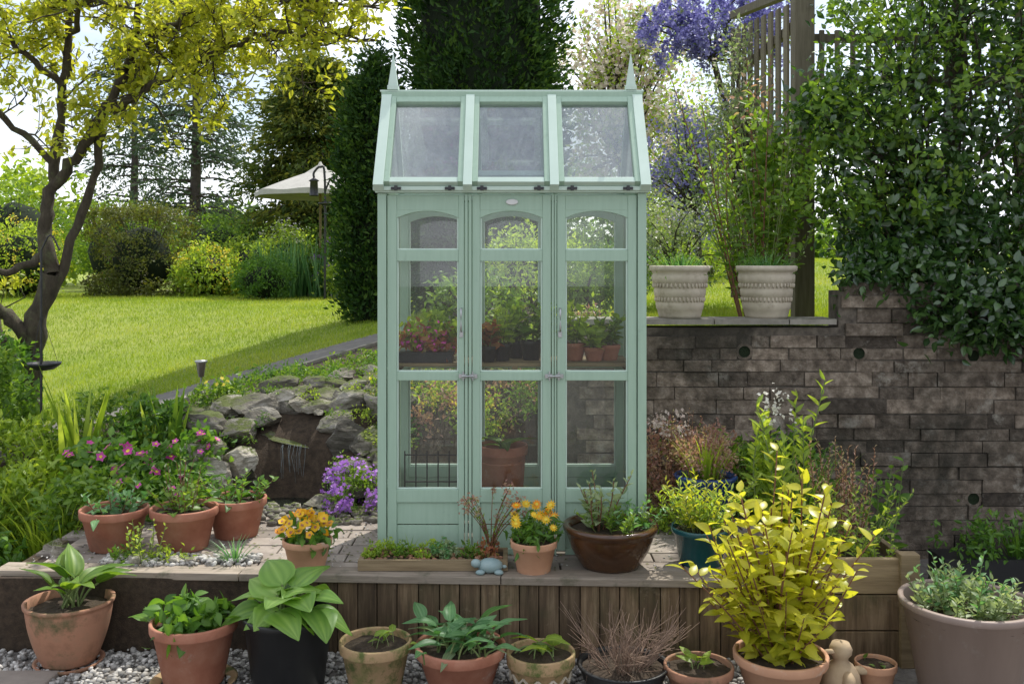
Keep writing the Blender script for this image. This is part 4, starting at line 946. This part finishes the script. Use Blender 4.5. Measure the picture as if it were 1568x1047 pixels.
box(b,1.99,2.13,7.0,7.12,.9,3.9,WOODF)
for k in range(9):
    y=7.25+k*.22;box(b,2.0,2.022,y,y+.10,1.1,3.3+.03*k,WOODF,rng.random())
for z in(1.4,2.3,3.1): box(b,2.025,2.07,7.15,9.1,z,z+.07,WOODF)
beam(b,(2.05,7.13,3.38),(2.05,9.2,3.7),.07,.07,WOODF)
for k in range(5): box(b,1.78+k*.04,1.8+k*.04,7.35,7.375,1.0,2.1+k*.03,WOODF,rng.random())
for z in(2.68,2.98): box(b,2.14,4.6,7.05,7.1,z,z+.06,WOODF)
for k in range(22): box(b,2.17+k*.11,2.205+k*.11,7.02,7.045,2.6,3.06,WOODF,rng.random())
box(b,3.6,3.72,7.02,7.14,.9,3.3,WOODF)
b.done('wooden_fence',bevel=.005)
b=B();zb=1.1
parts=[((2.8,6.55,2.3),(.75,.35,.95),90,.18),((3.5,6.5,2.5),(.8,.45,1.3),110,.2),((2.5,6.4,1.75),(.55,.35,.5),60,.15),((3.1,6.15,1.45),(.9,.32,.5),90,.15),((3.2,5.92,1.05),(.45,.12,.24),50,.12),((2.72,5.93,1.15),(.4,.12,.2),40,.1),((2.3,6.08,1.38),(.32,.14,.16),34,.09),((2.2,6.35,2.35),(.4,.25,.3),26,.12),((3.0,6.8,3.5),(1.0,.5,.7),70,.2),((4.3,6.3,2.2),(.6,.5,1.5),50,.22)]
for c,r,k,cs in parts:
    C=cloud(b,c,r,k,34,.062,Ldark,.58,cs,LEAFF,.35,.5);stems(b,(min(max(c[0],2.4),3.6),6.7,zb),C[::6],.012,BARK,.05)
for c,r,k,cs in[((2.15,6.25,2.35),(.42,.22,.3),30,.1),((2.05,6.25,1.95),(.3,.2,.25),18,.1),((2.5,6.3,2.9),(.35,.25,.5),24,.1),((2.2,6.5,3.0),(.2,.25,.4),14,.09),((2.45,6.2,1.7),(.35,.2,.3),14,.1),((3.0,6.3,3.3),(.8,.3,.3),24,.12),((3.3,6.05,2.8),(.6,.2,.5),14,.12),((2.9,6.1,2.2),(.6,.15,.5),12,.12)]:
    C=cloud(b,c,r,k,22,.056,Lmid,.55,cs,LEAFF,.5,.5);stems(b,(2.7,6.6,c[2]-.5),C[::3],.008,BARK,.05)  # paler leaf clumps paint in the sunlit leaves of the dark shrub
b.done('glossy_evergreen_shrub')
b=B();tube(b,[(3.0,7,.9),(3.1,7,2.5),(3.2,7,4.2)],[.08,.06,.03],BARK,8)
for c,r,k in [((3.4,7.6,3.4),(1.2,.5,.9),70),((4.4,7.4,3.0),(1,.5,1.5),60)]: cloud(b,c,r,k,28,.07,Lmid,.5,.22,DIA,.2)
b.done('evergreen_tree')
# ---------------------------------------------------------------- light / sky / camera
w=bpy.data.worlds.new('World');scene.world=w;w.use_nodes=True;nt=w.node_tree;nt.nodes.clear()
sk=nt.nodes.new('ShaderNodeTexSky');sk.sky_type='NISHITA';sk.sun_disc=False
az=R(28);el=R(57);sk.sun_elevation=el;sk.sun_rotation=az;sk.dust_density=1.0;sk.air_density=1.0
tc=nt.nodes.new('ShaderNodeTexCoord');mp=nt.nodes.new('ShaderNodeMapping');mp.inputs['Scale'].default_value=(1,1,2.6);nt.links.new(tc.outputs['Generated'],mp.inputs[0])
nz=nt.nodes.new('ShaderNodeTexNoise');nz.inputs['Scale'].default_value=3.2;nz.inputs['Detail'].default_value=8;nt.links.new(mp.outputs[0],nz.inputs['Vector'])
k=ramp(nt,[(0.25,0.25,0.25),(1,1,1)],nz.outputs[0],[.42,.62])
c=mixc(nt,k,sk.outputs[0],(10.8,11.1,11.8))
bg=nt.nodes.new('ShaderNodeBackground');nt.links.new(c,bg.inputs[0]);bg.inputs[1].default_value=.15
o=nt.nodes.new('ShaderNodeOutputWorld');nt.links.new(bg.outputs[0],o.inputs[0])
sd=bpy.data.lights.new('sun','SUN');sd.energy=5;sd.angle=R(.5);sd.color=(1,.96,.88)
so=bpy.data.objects.new('sun',sd);scene.collection.objects.link(so)
ts=Vector((math.sin(az)*math.cos(el),math.cos(az)*math.cos(el),math.sin(el)));so.rotation_euler=(-ts).to_track_quat('-Z','Y').to_euler();so.location=(6,4,10)
cd=bpy.data.cameras.new('camera');co=bpy.data.objects.new('camera',cd);scene.collection.objects.link(co)
co.location=(0,0,1.43);co.rotation_euler=(R(90),0,0);cd.lens=35;cd.sensor_width=36;cd.shift_y=-.0788;cd.clip_end=2000;cd.clip_start=.05
scene.camera=co
scene.view_settings.view_transform='Standard';scene.view_settings.look='None';scene.view_settings.exposure=0
print('faces',sum(len(o.data.polygons) for o in bpy.data.objects if o.type=='MESH'))
